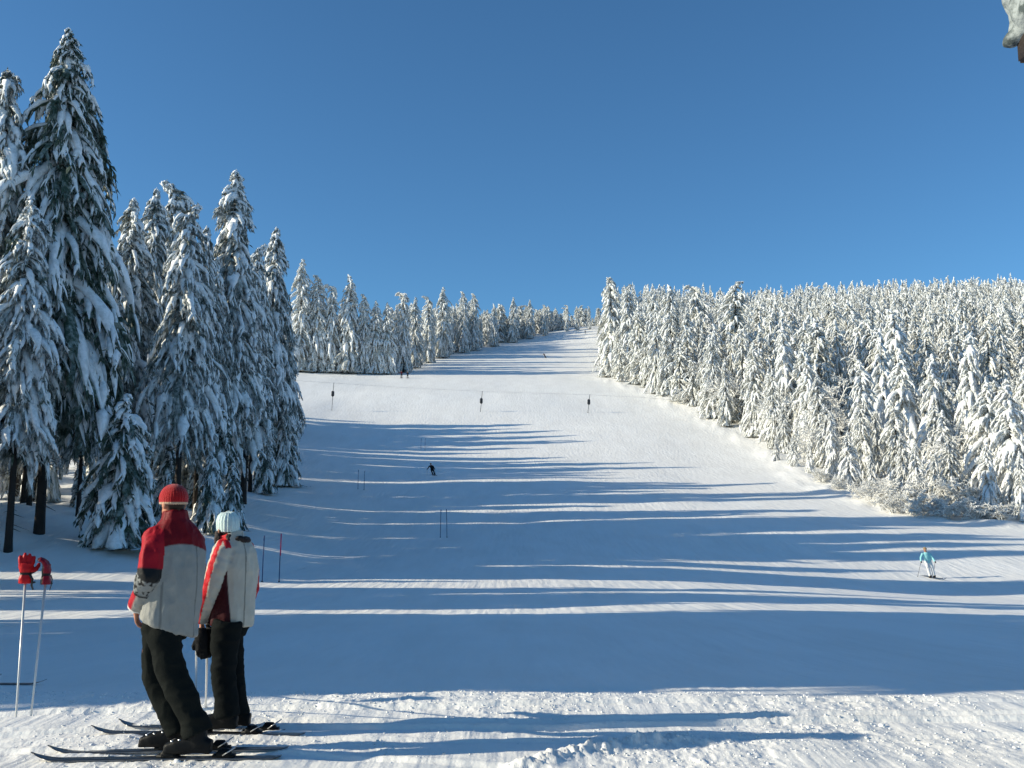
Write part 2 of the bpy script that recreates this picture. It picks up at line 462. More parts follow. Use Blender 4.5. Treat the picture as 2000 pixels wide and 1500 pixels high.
def spruce_arrays(seed, H, R, h0, snow=1.0, droop=1.0, levels=40, per=7, fing=5, ncard=20, fcard=5, k=6, tip=0.0, bare=0.25, prof=0.8, cardlen=1.0, lean=0.0, rag=0.25, shag=0.0):
    rng = np.random.default_rng(seed)
    m = 7
    t = (np.arange(levels) + rng.uniform(-0.3, 0.3, levels)) / levels
    t = np.clip(t, 0, 0.985)
    hs_ = h0 + (H - h0) * t ** 0.92
    hh = np.repeat(hs_, per) + rng.normal(0, (H - h0) / levels * 0.4, levels * per)
    B = len(hh)
    u = np.clip((H - hh) / (H - h0), 0.01, 1)
    az = rng.uniform(0, 2 * np.pi, B)
    lob = 1 + 0.22 * np.sin(az * 2 + seed) + 0.15 * np.sin(az * 3 + hh * 1.3 + seed)
    L = R * (u ** prof) * (1 - 0.25 * sstep(0.85, 1.0, u)) * rng.uniform(1 - rag, 1 + rag, B) * lob + 0.10
    L *= np.where(rng.random(B) < 0.06, 1.25, 1.0)
    L *= 0.55 + 0.45 * sstep(0.0, 0.12, u)
    e0 = np.radians(10 - 50 * u ** 0.45 * droop + rng.normal(0, 10, B))
    e1 = np.radians(np.maximum(-58 - 24 * droop * u ** 0.4 + rng.normal(0, 8, B), -89))
    # branch length stretches with the droop so that the reach stays R
    s = np.linspace(0, 1, m)
    e = e0[:, None] + (e1 - e0)[:, None] * s[None] ** 1.1
    ds = (L / (m - 1))[:, None]
    stretch = 1.35 + 0.55 * droop
    r = np.concatenate([np.zeros((B, 1)), np.cumsum(np.cos(e[:, :-1]) * ds * stretch, 1)], 1)
    z = np.concatenate([np.zeros((B, 1)), np.cumsum(np.sin(e[:, :-1]) * ds * stretch, 1)], 1) + hh[:, None]
    rad_ = np.stack([np.cos(az), np.sin(az), np.zeros(B)], 1)
    side = np.stack([-np.sin(az), np.cos(az), np.zeros(B)], 1)
    sway = rng.normal(0, 0.12, B)[:, None] * r
    P = r[..., None] * rad_[:, None] + sway[..., None] * side[:, None]
    P[..., 2] = z
    z_min = 0.12
    snowf = np.where(rng.random(B) < bare, rng.uniform(0.0, 0.35, B), rng.uniform(0.65, 1.3, B)) * snow
    prof_s = np.array([0.35, 0.75, 1.0, 0.95, 0.85, 0.55, 0.04])
    wm = (0.055 + 0.135 * L ** 0.8) * np.minimum(snowf, 1.3)
    Wd = wm[:, None] * prof_s * rng.uniform(0.6 - 0.35 * shag, 1.35, (B, m)) * (1 - 0.25 * shag); Wd[:, -1] = 0.01
    Th = Wd * 0.62
    snowV, snowF = [], []; folV, folF4, folF3 = [], [], []
    ns = nf = 0
    def add_snow(V, f):
        nonlocal ns
        snowV.append(V); snowF.append(f + ns); ns += len(V)
    def add_fol(V, f4=None, f3=None):
        nonlocal nf
        folV.append(V)
        if f4 is not None: folF4.append(f4 + nf)
        if f3 is not None: folF3.append(f3 + nf)
        nf += len(V)
    sel = snowf > 0.2
    Ps = P.copy(); Ps[..., 2] += Th * 0.55 + 0.01
    V, f = blob_tubes(Ps[sel], Wd[sel], Th[sel], side[sel], k, 0.22, rng); add_snow(V, f)
    # dark body of the branch under the snow
    wb = (0.045 + 0.10 * L ** 0.8)[:, None] * prof_s * 1.15
    V, f = blob_tubes(P - np.array((0, 0, 0.02)), wb, wb * 0.35, side, 4, 0.35, rng); add_fol(V, f4=f)
    # fingers: drooping side twigs, each with its own snow
    fO, fT, fL, fS, fA = [], [], [], [], []
    for q in range(fing):
        ss = np.clip((q + rng.uniform(0.2, 0.9, B)) / fing * 0.85 + 0.15, 0, 0.97) * (m - 1)
        ii = np.floor(ss).astype(int); ff = ss - ii; ii2 = np.minimum(ii + 1, m - 1)
        O = P[np.arange(B), ii] * (1 - ff)[:, None] + P[np.arange(B), ii2] * ff[:, None]
        sg = np.where((q + rng.integers(0, 2, B)) % 2 == 0, 1.0, -1.0)
        D = rad_ * rng.uniform(0.35, 0.8, B)[:, None] * (1 - 0.35 * shag) + side * (sg * rng.uniform(0.45, 0.95, B))[:, None] * (1 - 0.4 * shag)
        D[:, 2] -= rng.uniform(0.5, 1.2, B) * droop * (1 + 0.5 * shag)
        D /= np.linalg.norm(D, axis=1, keepdims=True)
        fO.append(O); fT.append(D); fL.append(L * rng.uniform(0.28, 0.5, B) * (1 - 0.35 * ss / (m - 1)) + 0.07)
        fS.append(snowf * rng.uniform(0.5, 1.25, B)); fA.append(np.arange(B))
    if fing:
        fO = np.concatenate(fO); fT = np.concatenate(fT); fL = np.concatenate(fL); fS = np.concatenate(fS)
        m2 = 4; s2 = np.linspace(0, 1, m2)
        FP = fO[:, None] + fT[:, None] * (fL[:, None] * s2)[..., None]
        FP[..., 2] -= (fL[:, None] * s2 ** 2) * 0.45
        S2 = np.cross(fT, np.array((0, 0, 1.0))); S2 /= np.linalg.norm(S2, axis=1, keepdims=True) + 1e-9
        w2 = (0.03 + 0.17 * fL)[:, None] * np.array([0.6, 1.0, 0.85, 0.05]) * rng.uniform(0.65, 1.3, (len(fO), m2))
        ws = w2 * np.minimum(fS, 1.25)[:, None]
        FS = FP.copy(); FS[..., 2] += ws * 0.45 + 0.008
        sel = fS > 0.25
        V, f = blob_tubes(FS[sel], ws[sel], ws[sel] * 0.65, S2[sel], max(4, k - 2), 0.2, rng); add_snow(V, f)
        V, f = blob_tubes(FP, w2 * 0.85, w2 * 0.28, S2, 3, 0.3, rng); add_fol(V, f4=f)
    def hang(Pl, n, Lr, scale):
        Bn, mm, _ = Pl.shape
        idx = np.repeat(np.arange(Bn), n)
        ss = rng.uniform(0.12, 0.99, len(idx)) * (mm - 1)
        ii = np.floor(ss).astype(int); ff = (ss - ii)[:, None]
        O = Pl[idx, ii] * (1 - ff) + Pl[idx, np.minimum(ii + 1, mm - 1)] * ff
        Tg = Pl[idx, np.minimum(ii + 1, mm - 1)] - Pl[idx, ii]; Tg /= np.linalg.norm(Tg, axis=1, keepdims=True) + 1e-9
        D = Tg * 0.6 + rng.normal(0, 0.5, (len(idx), 3)); D[:, 2] -= 0.55
        D /= np.linalg.norm(D, axis=1, keepdims=True)
        Lc = (0.09 + Lr[idx] * 0.13) * rng.uniform(0.6, 1.5, len(idx)) * scale * cardlen
        V, f = cards(O, D, Lc, Lc * rng.uniform(0.22, 0.42, len(idx)), rng)
        add_fol(V, f3=f)
    if ncard: hang(P, ncard, L, 1.25)
    if fing and fcard: hang(FP, fcard, np.repeat(L.reshape(1, -1), fing, 0).ravel(), 0.85)
    # leader: lumps of snow stacked on the top shoot
    nl = 9
    zl = np.linspace(H - 0.085 * H, H, nl)
    PL = np.zeros((1, nl, 3)); PL[0, :, 2] = zl; PL[0, :, 0] = rng.normal(0, 0.01 * R, nl)
    PLn = PL.copy()
    wl = (0.06 * R + 0.02) * snow * np.linspace(1.2, 0.5, nl) * rng.uniform(0.6, 1.4, nl); wl[-1] = 0.01
    # vertical tube needs its own frame
    th = np.arange(6) * np.pi / 3
    VL = np.stack([PL[0, :, 0][:, None] + wl[:, None] * np.cos(th), PL[0, :, 1][:, None] + wl[:, None] * np.sin(th), np.repeat(zl[:, None], 6, 1)], -1).reshape(-1, 3)
    i = np.arange(nl - 1)[:, None] * 6; j = np.arange(6)[None]; j2 = (j + 1) % 6
    add_snow(VL, np.stack([i + j, i + j2, i + 6 + j2, i + 6 + j], -1).reshape(-1, 4))
    # trunk
    nt_ = 14; kt = 9
    zt = np.linspace(-0.6, H * 0.985, nt_)
    rt = (0.0095 * H + 0.02) * (1 - 0.93 * np.clip(zt / H, 0, 1)) * (1 + 0.35 * np.exp(-np.clip(zt, 0, 99) / 0.35))
    th = np.arange(kt) * 2 * np.pi / kt
    TV = np.stack([rt[:, None] * np.cos(th), rt[:, None] * np.sin(th), np.repeat(zt[:, None], kt, 1)], -1).reshape(-1, 3)
    TV += rng.normal(0, 0.004, TV.shape)
    i = np.arange(nt_ - 1)[:, None] * kt; j = np.arange(kt)[None]; j2 = (j + 1) % kt
    TF = np.stack([i + j, i + j2, i + kt + j2, i + kt + j], -1).reshape(-1, 4)
    # dead stubs on the bare trunk
    if h0 > 1.5:
        nsb = 22
        hz = rng.uniform(0.8, h0 + 1, nsb); a = rng.uniform(0, 2 * np.pi, nsb); l = rng.uniform(0.25, 0.9, nsb)
        SP = np.zeros((nsb, 3, 3)); sv = np.linspace(0, 1, 3)
        SP[..., 0] = np.cos(a)[:, None] * l[:, None] * sv; SP[..., 1] = np.sin(a)[:, None] * l[:, None] * sv
        SP[..., 2] = hz[:, None] - 0.35 * l[:, None] * sv
        V, f = blob_tubes(SP, np.tile([0.018, 0.012, 0.004], (nsb, 1)), np.tile([0.018, 0.012, 0.004], (nsb, 1)), np.stack([-np.sin(a), np.cos(a), 0 * a], 1), 4, 0.1, rng)
        TF = np.concatenate([TF, f + len(TV)]); TV = np.concatenate([TV, V])
    SV, SF = np.concatenate(snowV), np.concatenate(snowF)
    FV = np.concatenate(folV); FF4 = np.concatenate(folF4); FF3 = np.concatenate(folF3) if folF3 else np.zeros((0, 3), int)
    def bend(V):
        V = V.copy()
        V[:, 2] = np.where(V[:, 2] < z_min, z_min * np.exp((np.minimum(V[:, 2], z_min) - z_min) * 0.4), V[:, 2]) if V is not TV else V[:, 2]
        if lean: V[:, 0] += lean * (np.clip(V[:, 2], 0, None) / H) ** 2 * H
        if tip:
            z0 = H * (0.90 if tip < 1.6 else 0.86)
            ml = V[:, 2] > z0
            th_ = (V[ml, 2] - z0) / (H - z0) * tip; rho = (H - z0) / tip
            x = V[ml, 0].copy()
            V[ml, 2] = z0 + rho * np.sin(th_) - x * np.sin(th_)
            V[ml, 0] = rho * (1 - np.cos(th_)) + x * np.cos(th_)
        return V
    tb = TV.copy()
    if lean: tb[:, 0] += lean * (np.clip(tb[:, 2], 0, None) / H) ** 2 * H
    if tip:
        z0 = H * (0.90 if tip < 1.6 else 0.86); ml = tb[:, 2] > z0
        th_ = (tb[ml, 2] - z0) / (H - z0) * tip; rho = (H - z0) / tip; x = tb[ml, 0].copy()
        tb[ml, 2] = z0 + rho * np.sin(th_) - x * np.sin(th_); tb[ml, 0] = rho * (1 - np.cos(th_)) + x * np.cos(th_)
    return dict(H=H, trunk=(tb, TF), snow=(bend(SV), SF), fol=(bend(FV), FF4, FF3))

def spruce_proto(frost=False, **kw):
    a = spruce_arrays(**kw)
    nm = (M_NEEDLE_H if frost == 'half' else M_NEEDLE_F) if frost else M_NEEDLE
    return dict(H=a['H'], arr=a, frost=frost,
                trunk=make_mesh('spruce_trunk', a['trunk'][0], a['trunk'][1], [M_BARK]),
                foliage=make_mesh('spruce_foliage', a['fol'][0], [a['fol'][1], a['fol'][2]], [nm], smooth=False),
                snow=make_mesh('spruce_snow', a['snow'][0], a['snow'][1], [M_TSNOW]))

def place_tree(pr, x, y, height, width=None, rz=0.0, label='', group=None, sink=0.1, name='spruce_tree', z=None):
    """width: crown radius factor relative to the proportions of the variant."""
    s = height / pr['H']
    w = s * (width or 1.0)
    o = empty(name, (x, y, (gz0(x, y) if z is None else z) - sink), rz)
    o.scale = (w, w, s)
    for nm in ('trunk', 'foliage', 'snow'):
        link({'trunk': 'trunk', 'foliage': 'crown', 'snow': 'snow_cover'}[nm], pr[nm], o)
    tag(o, label, 'tree', group)
    return o

# dark, shaded trees on the left: real size close to the viewer
HERO = [
    spruce_proto(seed=1, H=16.5, R=1.9, h0=5.6, snow=1.05, levels=56, per=8, fing=6, ncard=24, fcard=6, bare=0.33, prof=0.80, droop=1.0, shag=0.4, rag=0.4),
    spruce_proto(frost='half', seed=2, H=14.0, R=1.05, h0=4.6, snow=1.35, levels=50, per=7, fing=5, ncard=18, fcard=5, bare=0.2, prof=0.72, droop=1.15, tip=1.3, shag=0.5, rag=0.4),
    spruce_proto(frost='half', seed=3, H=15.0, R=1.2, h0=5.2, snow=1.3, levels=52, per=7, fing=5, ncard=20, fcard=5, bare=0.25, prof=0.78, droop=1.1, shag=0.5, rag=0.4),
    spruce_proto(seed=4, H=4.6, R=0.9, h0=0.5, snow=1.1, levels=22, per=7, fing=5, ncard=22, fcard=6, bare=0.3, prof=0.8, droop=1.15, cardlen=0.8),
]
MID = [spruce_proto(frost=True, seed=20 + q, H=14.0, R=r_, h0=h_, snow=sn, levels=46, per=6, fing=5, ncard=10, fcard=3, k=5, bare=br, prof=pf, droop=dr, tip=tp, rag=0.45, shag=1.0)
       for q, (r_, h_, sn, br, pf, dr, tp) in enumerate([
           (1.30, 0.6, 1.4, 0.15, 0.72, 1.2, 0.0), (1.10, 0.8, 1.35, 0.16, 0.62, 1.25, 1.3), (1.4, 0.4, 1.4, 0.16, 0.75, 1.2, 0.0),
           (1.0, 1.0, 1.4, 0.14, 0.58, 1.3, 2.4), (1.55, 0.5, 1.35, 0.2, 0.78, 1.15, 0.5), (1.15, 1.2, 1.35, 0.18, 0.65, 1.25, 1.9)])]
BIG = [spruce_proto(frost=True, seed=80 + q, H=13.0, R=r_, h0=0.5, snow=sn, levels=30, per=7, fing=5, ncard=12, fcard=3, k=6, bare=0.15, prof=pf, droop=dr, tip=tp, rag=0.35, shag=0.45)
       for q, (r_, sn, pf, dr, tp) in enumerate([(1.75, 1.5, 0.85, 1.25, 0.0), (1.5, 1.6, 0.75, 1.3, 0.8), (1.95, 1.45, 0.9, 1.2, 0.0)])]
LOW = [spruce_proto(frost=True, seed=40 + q, H=13.0, R=r_, h0=0.5, snow=1.55, levels=28, per=5, fing=3, ncard=7, fcard=0, k=4, bare=0.2, prof=pf, droop=1.2, tip=tp, rag=0.5, shag=1.0)
       for q, (r_, pf, tp) in enumerate([(1.5, 0.75, 0.0), (1.3, 0.6, 1.5), (1.7, 0.8, 0.6), (1.2, 0.5, 2.3), (2.1, 0.7, 0.8), (1.0, 0.9, 0.0)])]

# rimed bare shrubs and birches
def shrub_proto(seed, H, spread, n0=9, snow=True, depth=4, r0=0.03):
    rng = np.random.default_rng(seed)
    segs = []
    def grow(p, d, L, r, lv):
        m = 4
        pts = [p]
        for q in range(m - 1):
            d = d + rng.normal(0, 0.16, 3); d[2] += 0.02 if lv < 2 else -0.10
            d = d / np.linalg.norm(d)
            p = p + d * L / (m - 1); pts.append(p)
        segs.append((np.array(pts), r, d))
        if lv < depth:
            nb = rng.integers(3, 6) if lv else rng.integers(4, 7)
            for b in range(nb):
                f = rng.uniform(0.3, 1.0) * (m - 1); i_ = min(int(f), m - 2)
                q = pts[i_] * (1 - (f - i_)) + pts[i_ + 1] * (f - i_)
                nd = d + rng.normal(0, 0.62, 3); nd /= np.linalg.norm(nd)
                grow(q, nd, L * rng.uniform(0.42, 0.68), r * 0.6, lv + 1)
    for q in range(n0):
        a = rng.uniform(0, 6.283); sp = rng.uniform(0.05, spread)
        grow(np.array((rng.normal(0, 0.15 * spread), rng.normal(0, 0.15 * spread), -0.1)), np.array((math.cos(a) * sp, math.sin(a) * sp, 1.0)), H * rng.uniform(0.4, 0.62), r0, 0)
    P = np.array([s_[0] for s_ in segs]); r = np.array([s_[1] for s_ in segs]); D = np.array([s_[2] for s_ in segs])
    S = np.cross(D, (0.13, 0.21, 1.0)); S /= np.linalg.norm(S, axis=1, keepdims=True)
    w = r[:, None] * np.array([1, 0.85, 0.7, 0.45])
    V, f = blob_tubes(P, w, w, S, 3, 0.15, rng)
    Ps = P.copy(); wr = np.maximum(w * 1.3, 0.016) * rng.uniform(0.7, 1.5, w.shape); Ps[..., 2] += wr * 0.7
    V2, f2 = blob_tubes(Ps, wr, wr * 1.2, S, 4, 0.25, rng)
    return dict(H=H, stem=make_mesh('shrub_stems', V, f, [M_TWIG]), rime=make_mesh('shrub_rime', V2, f2, [M_RIME]), arr=(V, f, V2, f2))
SHRUB = [shrub_proto(60, 2.6, 0.9, n0=7), shrub_proto(61, 2.2, 1.3, n0=8), shrub_proto(62, 6.5, 0.45, n0=4, r0=0.06)]

def place_shrub(pr, x, y, height, rz, label, group, name='frosted_shrub', cat='shrub', wf=1.0):
    s = height / pr['H']
    o = empty(name, (x, y, gz0(x, y) - 0.05), rz); o.scale = (s * wf, s * wf, s)
    link('stems', pr['stem'], o); link('rime', pr['rime'], o)
    tag(o, label, cat, group)
    return o
# ------------------------------------------------------------------ forest: placement
occupied = []
def px_of(x, y, z):
    c, s = math.cos(PITCH), math.sin(PITCH)
    dz = z - CAM_Z
    f = y * c + dz * s; up = -y * s + dz * c
    return 1000 + F_PX * x / f, 750 - F_PX * up / f

def hero(pr, px, ytop, Y, label, width=1.0, rz=0.0, **kw):
    """Tree standing at column px and depth Y whose tip reaches row ytop."""
    x = (px - 1000) / F_PX * Y * 1.0
    for _ in range(3):
        zt = at(px, ytop, Y).z; x = at(px, ytop, Y).x
    h = zt - gz0(x, Y) + 0.1
    occupied.append((x, Y, 1.3))
    return place_tree(pr, x, Y, h, width, rz, label, **kw)

LG = 'snowy spruces of the shaded forest on the left'
hero(HERO[0], 138, 55, 44.8, 'tallest broad dark green spruce with snow pads, standing high above the left forest', 0.85, 0.4)
hero(HERO[1], 22, 112, 43.6, 'slim leaning spruce with clumped snowy top at the left edge of the photo', 0.8, 2.2)
hero(HERO[2], 62, 380, 42.0, 'dark spruce with hanging snowy branches and a bare trunk low at the far left', 0.95, 1.0)
hero(HERO[3], 246, 770, 44.4, 'small drooping spruce touching the snow left of the man in the red hat', 1.05, 0.7)
hero(HERO[1], 372, 382, 55.2, 'slender spruce whose bare lower trunk rises right behind the red hat', 0.95, 1.1)
hero(HERO[2], 462, 330, 69.6, 'tall pointed spruce overtopping its neighbours at the right of the left forest', 1.0, 2.0)
hero(HERO[2], 262, 385, 57.6, 'round topped snowy spruce directly right of the tallest dark spruce', 1.0, 3.3)
hero(HERO[2], 306, 366, 60.0, 'pointed snowy spruce between the round topped and the bent topped spruce', 0.8, 4.4)
hero(HERO[1], 350, 345, 66.4, 'snowy spruce with its thin tip bent over to the left, in the left forest', 1.0, 3.4)
hero(HERO[2], 404, 440, 61.6, 'snowy spruce just left of the tall pointed spruce', 0.8, 5.4)
hero(HERO[1], 505, 467, 84.0, 'thin spruce in the gap right of the tall pointed spruce', 0.7, 0.4)
hero(HERO[2], 540, 442, 87.2, 'dark thin tipped spruce, last of the left forest before the ski slope', 0.85, 5.0)
hero(HERO[2], 566, 640, 93.6, 'shorter frosted spruce at the foot of the last tree of the left forest', 0.9, 0.2)
hero(HERO[3], 432, 795, 61.6, 'small frosted spruce standing above the woman in the pale hat', 0.9, 2.7)
hero(HERO[1], 490, 560, 76.0, 'snow plastered spruce hanging over the slope edge below the tall pointed spruce', 1.3, 2.7)
hero(HERO[2], 178, 560, 49.6, 'snow hung spruce close behind the tallest dark spruce, to its right', 0.9, 0.9)
hero(HERO[3], 395, 850, 68.0, 'little snow covered spruce between the two skiers and the left forest', 0.8, 4.0)

LMK = {'left': [(30, 'slim leaning spruce at the left edge'), (138, 'tallest dark spruce'), (200, 'small drooping spruce'), (262, 'round topped spruce'), (330, 'bent tipped spruce'), (372, 'trunk above the red hat'), (430, 'small frosted spruce'), (470, 'tall pointed spruce'), (540, 'last dark spruce by the slope')],
       'far': [(592, 'tallest tree of the far row'), (620, 'slim straight spruce'), (650, 'spruce with arched tip'), (690, 'spruce behind the left lift hanger'), (735, 'short round topped spruce'), (790, 'hooked spruce over the dark skiers'), (838, 'curled tip spruce'), (866, 'plump spruce mid row'), (915, 'columnar pair'), (965, 'wide rounded spruce'), (1003, 'forked top spruce'), (1065, 'curled spruce at the open slope'), (1128, 'summit skyline group')],
       'right': [(1200, 'thin white spires'), (1275, 'dark shadow gap'), (1308, 'humped skyline tree'), (1358, 'hooked skyline tree'), (1400, 'pale leaning spruce'), (1450, 'bare trunks'), (1500, 'rounded white spruce'), (1530, 'broad drooping spruce'), (1580, 'three small spruces'), (1640, 'rimed birch'), (1680, 'long fingered spruce'), (1745, 'spire shaped spruce'), (1820, 'dark gap'), (1888, 'double crowned spruce'), (1965, 'tall spruce by the right edge')]}
_seen_labels = set()
def filler_label(zone, px, Y, pr, wf, h):
    lm = min(LMK[zone], key=lambda a: abs(a[0] - px))
    where = 'behind' if abs(px - lm[0]) < 12 else ('behind and left of' if px < lm[0] else 'behind and right of')
    tipw = {id(MID[1]): 'curl tipped', id(MID[3]): 'hook tipped', id(MID[5]): 'hook tipped', id(HERO[1]): 'curl tipped'}.get(id(pr), 'pointed')
    for size in (('tall' if h > 14 else 'short'), ('slim' if wf < 1.1 else 'broad'), 'snowy', 'half hidden', 'thickly snowed', 'ragged', 'crowded'):
        t = size + ' ' + tipw + ' spruce ' + where + ' the ' + lm[1]
        if t not in _seen_labels: break
    _seen_labels.add(t)
    return t
GAPS = [(28.0, 0.8), (40.6, 0.9)]      # sun lanes: light slips between the trees along these lines
def clear_of(x, y, rmin):
    return all((x - a) ** 2 + (y - b) ** 2 > (rmin + c * 0.3) ** 2 for a, b, c in occupied[-900:])

rnd = random.Random(11)
# slim trees with bare trunks between the tall ones, and outside trees that shade the bank
for (px, yt, Y, v, wf_, lab) in [(228, 470, 55, 1, 0.85, 'thin spruce with a long bare trunk behind the small drooping spruce'), (214, 520, 60, 2, 0.7, 'slim spruce, bare below, just right of the tallest dark spruce trunk'),
                                 (285, 450, 64, 2, 0.8, 'slim ragged spruce between the round topped and the bent tipped spruce'), (335, 470, 70, 1, 0.9, 'slim spruce in the shade behind the trunk above the red hat'),
                                 (425, 500, 66, 2, 0.75, 'slim spruce filling the gap left of the tall pointed spruce'), (450, 600, 74, 1, 1.0, 'snow plastered spruce under the crown of the tall pointed spruce'),
                                 (526, 560, 96, 1, 0.9, 'frosted spruce leaning at the end of the left forest'), (90, 470, 50, 2, 0.8, 'slim dark spruce between the two big ones at the far left'), (-25, 300, 43, 2, 1.0, 'spruce cut by the left edge of the photo')]:
    hero(HERO[v], px, yt, Y, lab, wf_, rnd.uniform(0, 6.28))
for q, (px, yt, Y, lab) in enumerate([(415, 880, 56, 'tiny snow covered spruce left of the small frosted one'), (455, 905, 60, 'tiny snow covered spruce right of the small frosted one'), (330, 860, 58, 'young snowy spruce in front of the shaded trunks'),
                           (160, 900, 52, 'young snowy spruce beside the trunk of the tallest dark spruce'), (560, 800, 92, 'young frosted spruce at the foot of the last dark spruce'), (520, 840, 84, 'young frosted spruce at the edge of the slope')]):
    hero(HERO[3], px, yt, Y, lab, 0.85, q * 1.3)
for q, c_ in enumerate([42.3, 43.9, 44.9, 46.3, 48.2, 50.0, 52.0]):
    x = -31.0 - (q % 2) * 3; y = c_ + SUN_K * x
    occupied.append((x, y, 1.2))
    place_tree(MID[2], x, y, rnd.uniform(9, 10.5), 1.5, rnd.uniform(0, 6.28), 'snow hung spruce left of the picture that casts a long shadow on the slope', 'spruces outside the left of the photo')
# unseen trees added behind the viewer to shade snow and cut bounce light
for q, c_ in enumerate([3.2, 0.8, -1.8, -4.5, -7.0, -9.8]):
    x = -17.0 - (q % 2) * 3.5; y = c_ - 1.5 + SUN_K * x
    occupied.append((x, y, 1.2))
    place_tree(HERO[2], x, y, rnd.uniform(14, 17), 1.5, rnd.uniform(0, 6.28), 'unseen snow hung spruce added behind and left of the viewer to shade snow', 'spruces outside the left of the photo')
# a closed row outside the picture that shades the foot of the slope
for q, c_ in enumerate([10.8, 12.6, 13.9, 15.2, 17.0, 18.6, 20.3, 22.0, 23.8, 25.2, 32.4, 34.4]):
    x = -19.0 - (q % 3) * 2.5; y = c_ + SUN_K * x
    occupied.append((x, y, 1.2))
    place_tree(HERO[2], x, y, rnd.uniform(15, 17.5), 1.15, rnd.uniform(0, 6.28), 'snow hung spruce left of the picture that casts a long shadow on the slope', 'spruces outside the left of the photo')
# the rest of the left forest
n = 0; tries = 0
while n < 86 and tries < 6000:
    tries += 1
    y = rnd.uniform(-4, 152)
    e = float(left_edge(y))
    depth_ = rnd.random() ** 1.5 * 28
    x = e - depth_ - 0.5
    fx = px_of(x, y, gz0(x, y))[0] if y > 2 else -9999
    inframe = fx > -60
    if inframe and y < 47: continue
    if fx < -60 and y > 95: continue
    if x < -0.9 * max(y, 12) - 26: continue
    c = y - SUN_K * x
    if any(abs(c - a) < b + 1.0 for a, b in GAPS) and y < 60: continue
    if c < 10.8: continue
    if not clear_of(x, y, 2.3 if inframe else 3.0): continue
    h = rnd.uniform(11.5, 15.5) if y < 60 else (rnd.uniform(12, 15) if y < 88 else rnd.uniform(13, 19.5))
    if inframe:
        # the skyline of the photograph falls from left to right here
        top_row = np.interp(fx, [0, 230, 300, 400, 470, 560, 600], [330, 420, 430, 470, 480, 540, 640])
        zt = at(fx, float(top_row) + rnd.uniform(0, 120), y).z
        h = min(h, zt - gz0(x, y))
        if h < 5: continue
    occupied.append((x, y, 1.2)); n += 1
    pr = rnd.choice([HERO[1], HERO[2], HERO[2], HERO[1], MID[0], MID[4]] if y < 62 else [HERO[1], HERO[2], MID[2], MID[4], MID[0], MID[4]])
    wf = rnd.uniform(0.85, 1.2)
    place_tree(pr, x, y, h, wf, rnd.uniform(0, 6.28),
               filler_label('left', fx, y, pr, wf, h) if inframe else 'snow hung spruce left of the picture that casts a long shadow on the slope', LG if inframe else 'spruces outside the left of the photo')

# young trees closing the foot of the left forest towards the slope
for q in range(16):
    y = 54 + q * 5.6 + rnd.uniform(-1.5, 1.5); x = float(left_edge(y)) - rnd.uniform(0.3, 4.5)
    if not clear_of(x, y, 1.2): continue
    occupied.append((x, y, 0.8)); pr = MID[[0, 2, 4][q % 3]]; h = rnd.uniform(4.0, 8.0)
    fx = px_of(x, y, gz0(x, y))[0]
    place_tree(pr, x, y, h, 1.3, rnd.uniform(0, 6.28), 'young ' + filler_label('left', fx, y, pr, 1.0, h), LG)

# named trees of the far row on the left, above the slope
FAR = [(592, 505, 212), (622, 532, 214), (650, 545, 215), (685, 534, 217), (712, 570, 220), (735, 586, 224), (757, 590, 226), (790, 560, 228), (812, 580, 236), (838, 572, 240),
       (866, 560, 246), (905, 566, 262), (926, 570, 268), (965, 592, 285), (1003, 580, 300), (1035, 585, 318), (1065, 592, 340), (1107, 592, 392), (1128, 602, 402), (1150, 597, 405)]
FBX = [560, 600, 780, 830, 880, 940, 1000, 1060, 1100, 1170]; FBY = [722, 726, 730, 710, 693, 680, 668, 655, 646, 640]
FARL = ['tallest pointed spruce at the left end of the far tree row', 'slim straight spruce right of the tallest tree of the far row', 'spruce with its tip arched over left near the start of the far row',
        'bushy spruce with hooked white top, behind the drag lift hanger', 'leaning snowy spruce with drooping tip in the left part of the far row', 'short round topped spruce below its neighbours in the far row',
        'frosted round topped spruce left of the hooked one above the two dark skiers', 'spruce with strongly hooked top above the two dark skiers', 'narrow frosted spruce just right of the hooked one above the dark skiers',
        'spruce with small curled tip in the middle of the far row', 'tall plump snow covered spruce in the middle of the far row', 'narrow columnar snowy spruce, left one of a pair in the far row',
        'narrow columnar snowy spruce, right one of a pair in the far row', 'wide frosted spruce with rounded top right of the columnar pair', 'snowy spruce with forked looking top on the upper far row',
        'snowy spruce right of the forked looking one on the upper far row', 'spruce with curled tip where the far row meets the open slope', 'small spruce with tip hooked left on the summit skyline',
        'small pointed spruce in the middle of the summit skyline group', 'small spruce closest to the right hand forest on the summit skyline']
for q, ((px, yt, Y), lab) in enumerate(zip(FAR, FARL)):
    Y = on_ground(px, float(np.interp(px, FBX, FBY)) + 2, 120).y
    pr = MID[[0, 1, 3, 4, 1, 2, 2, 3, 0, 5, 0, 1, 1, 4, 0, 0, 5, 3, 0, 1][q]]
    o = hero(pr, px, yt, Y, lab, rnd.uniform(0.95, 1.25), math.pi + rnd.uniform(-0.5, 0.5), group='spruces of the far row above the slope')
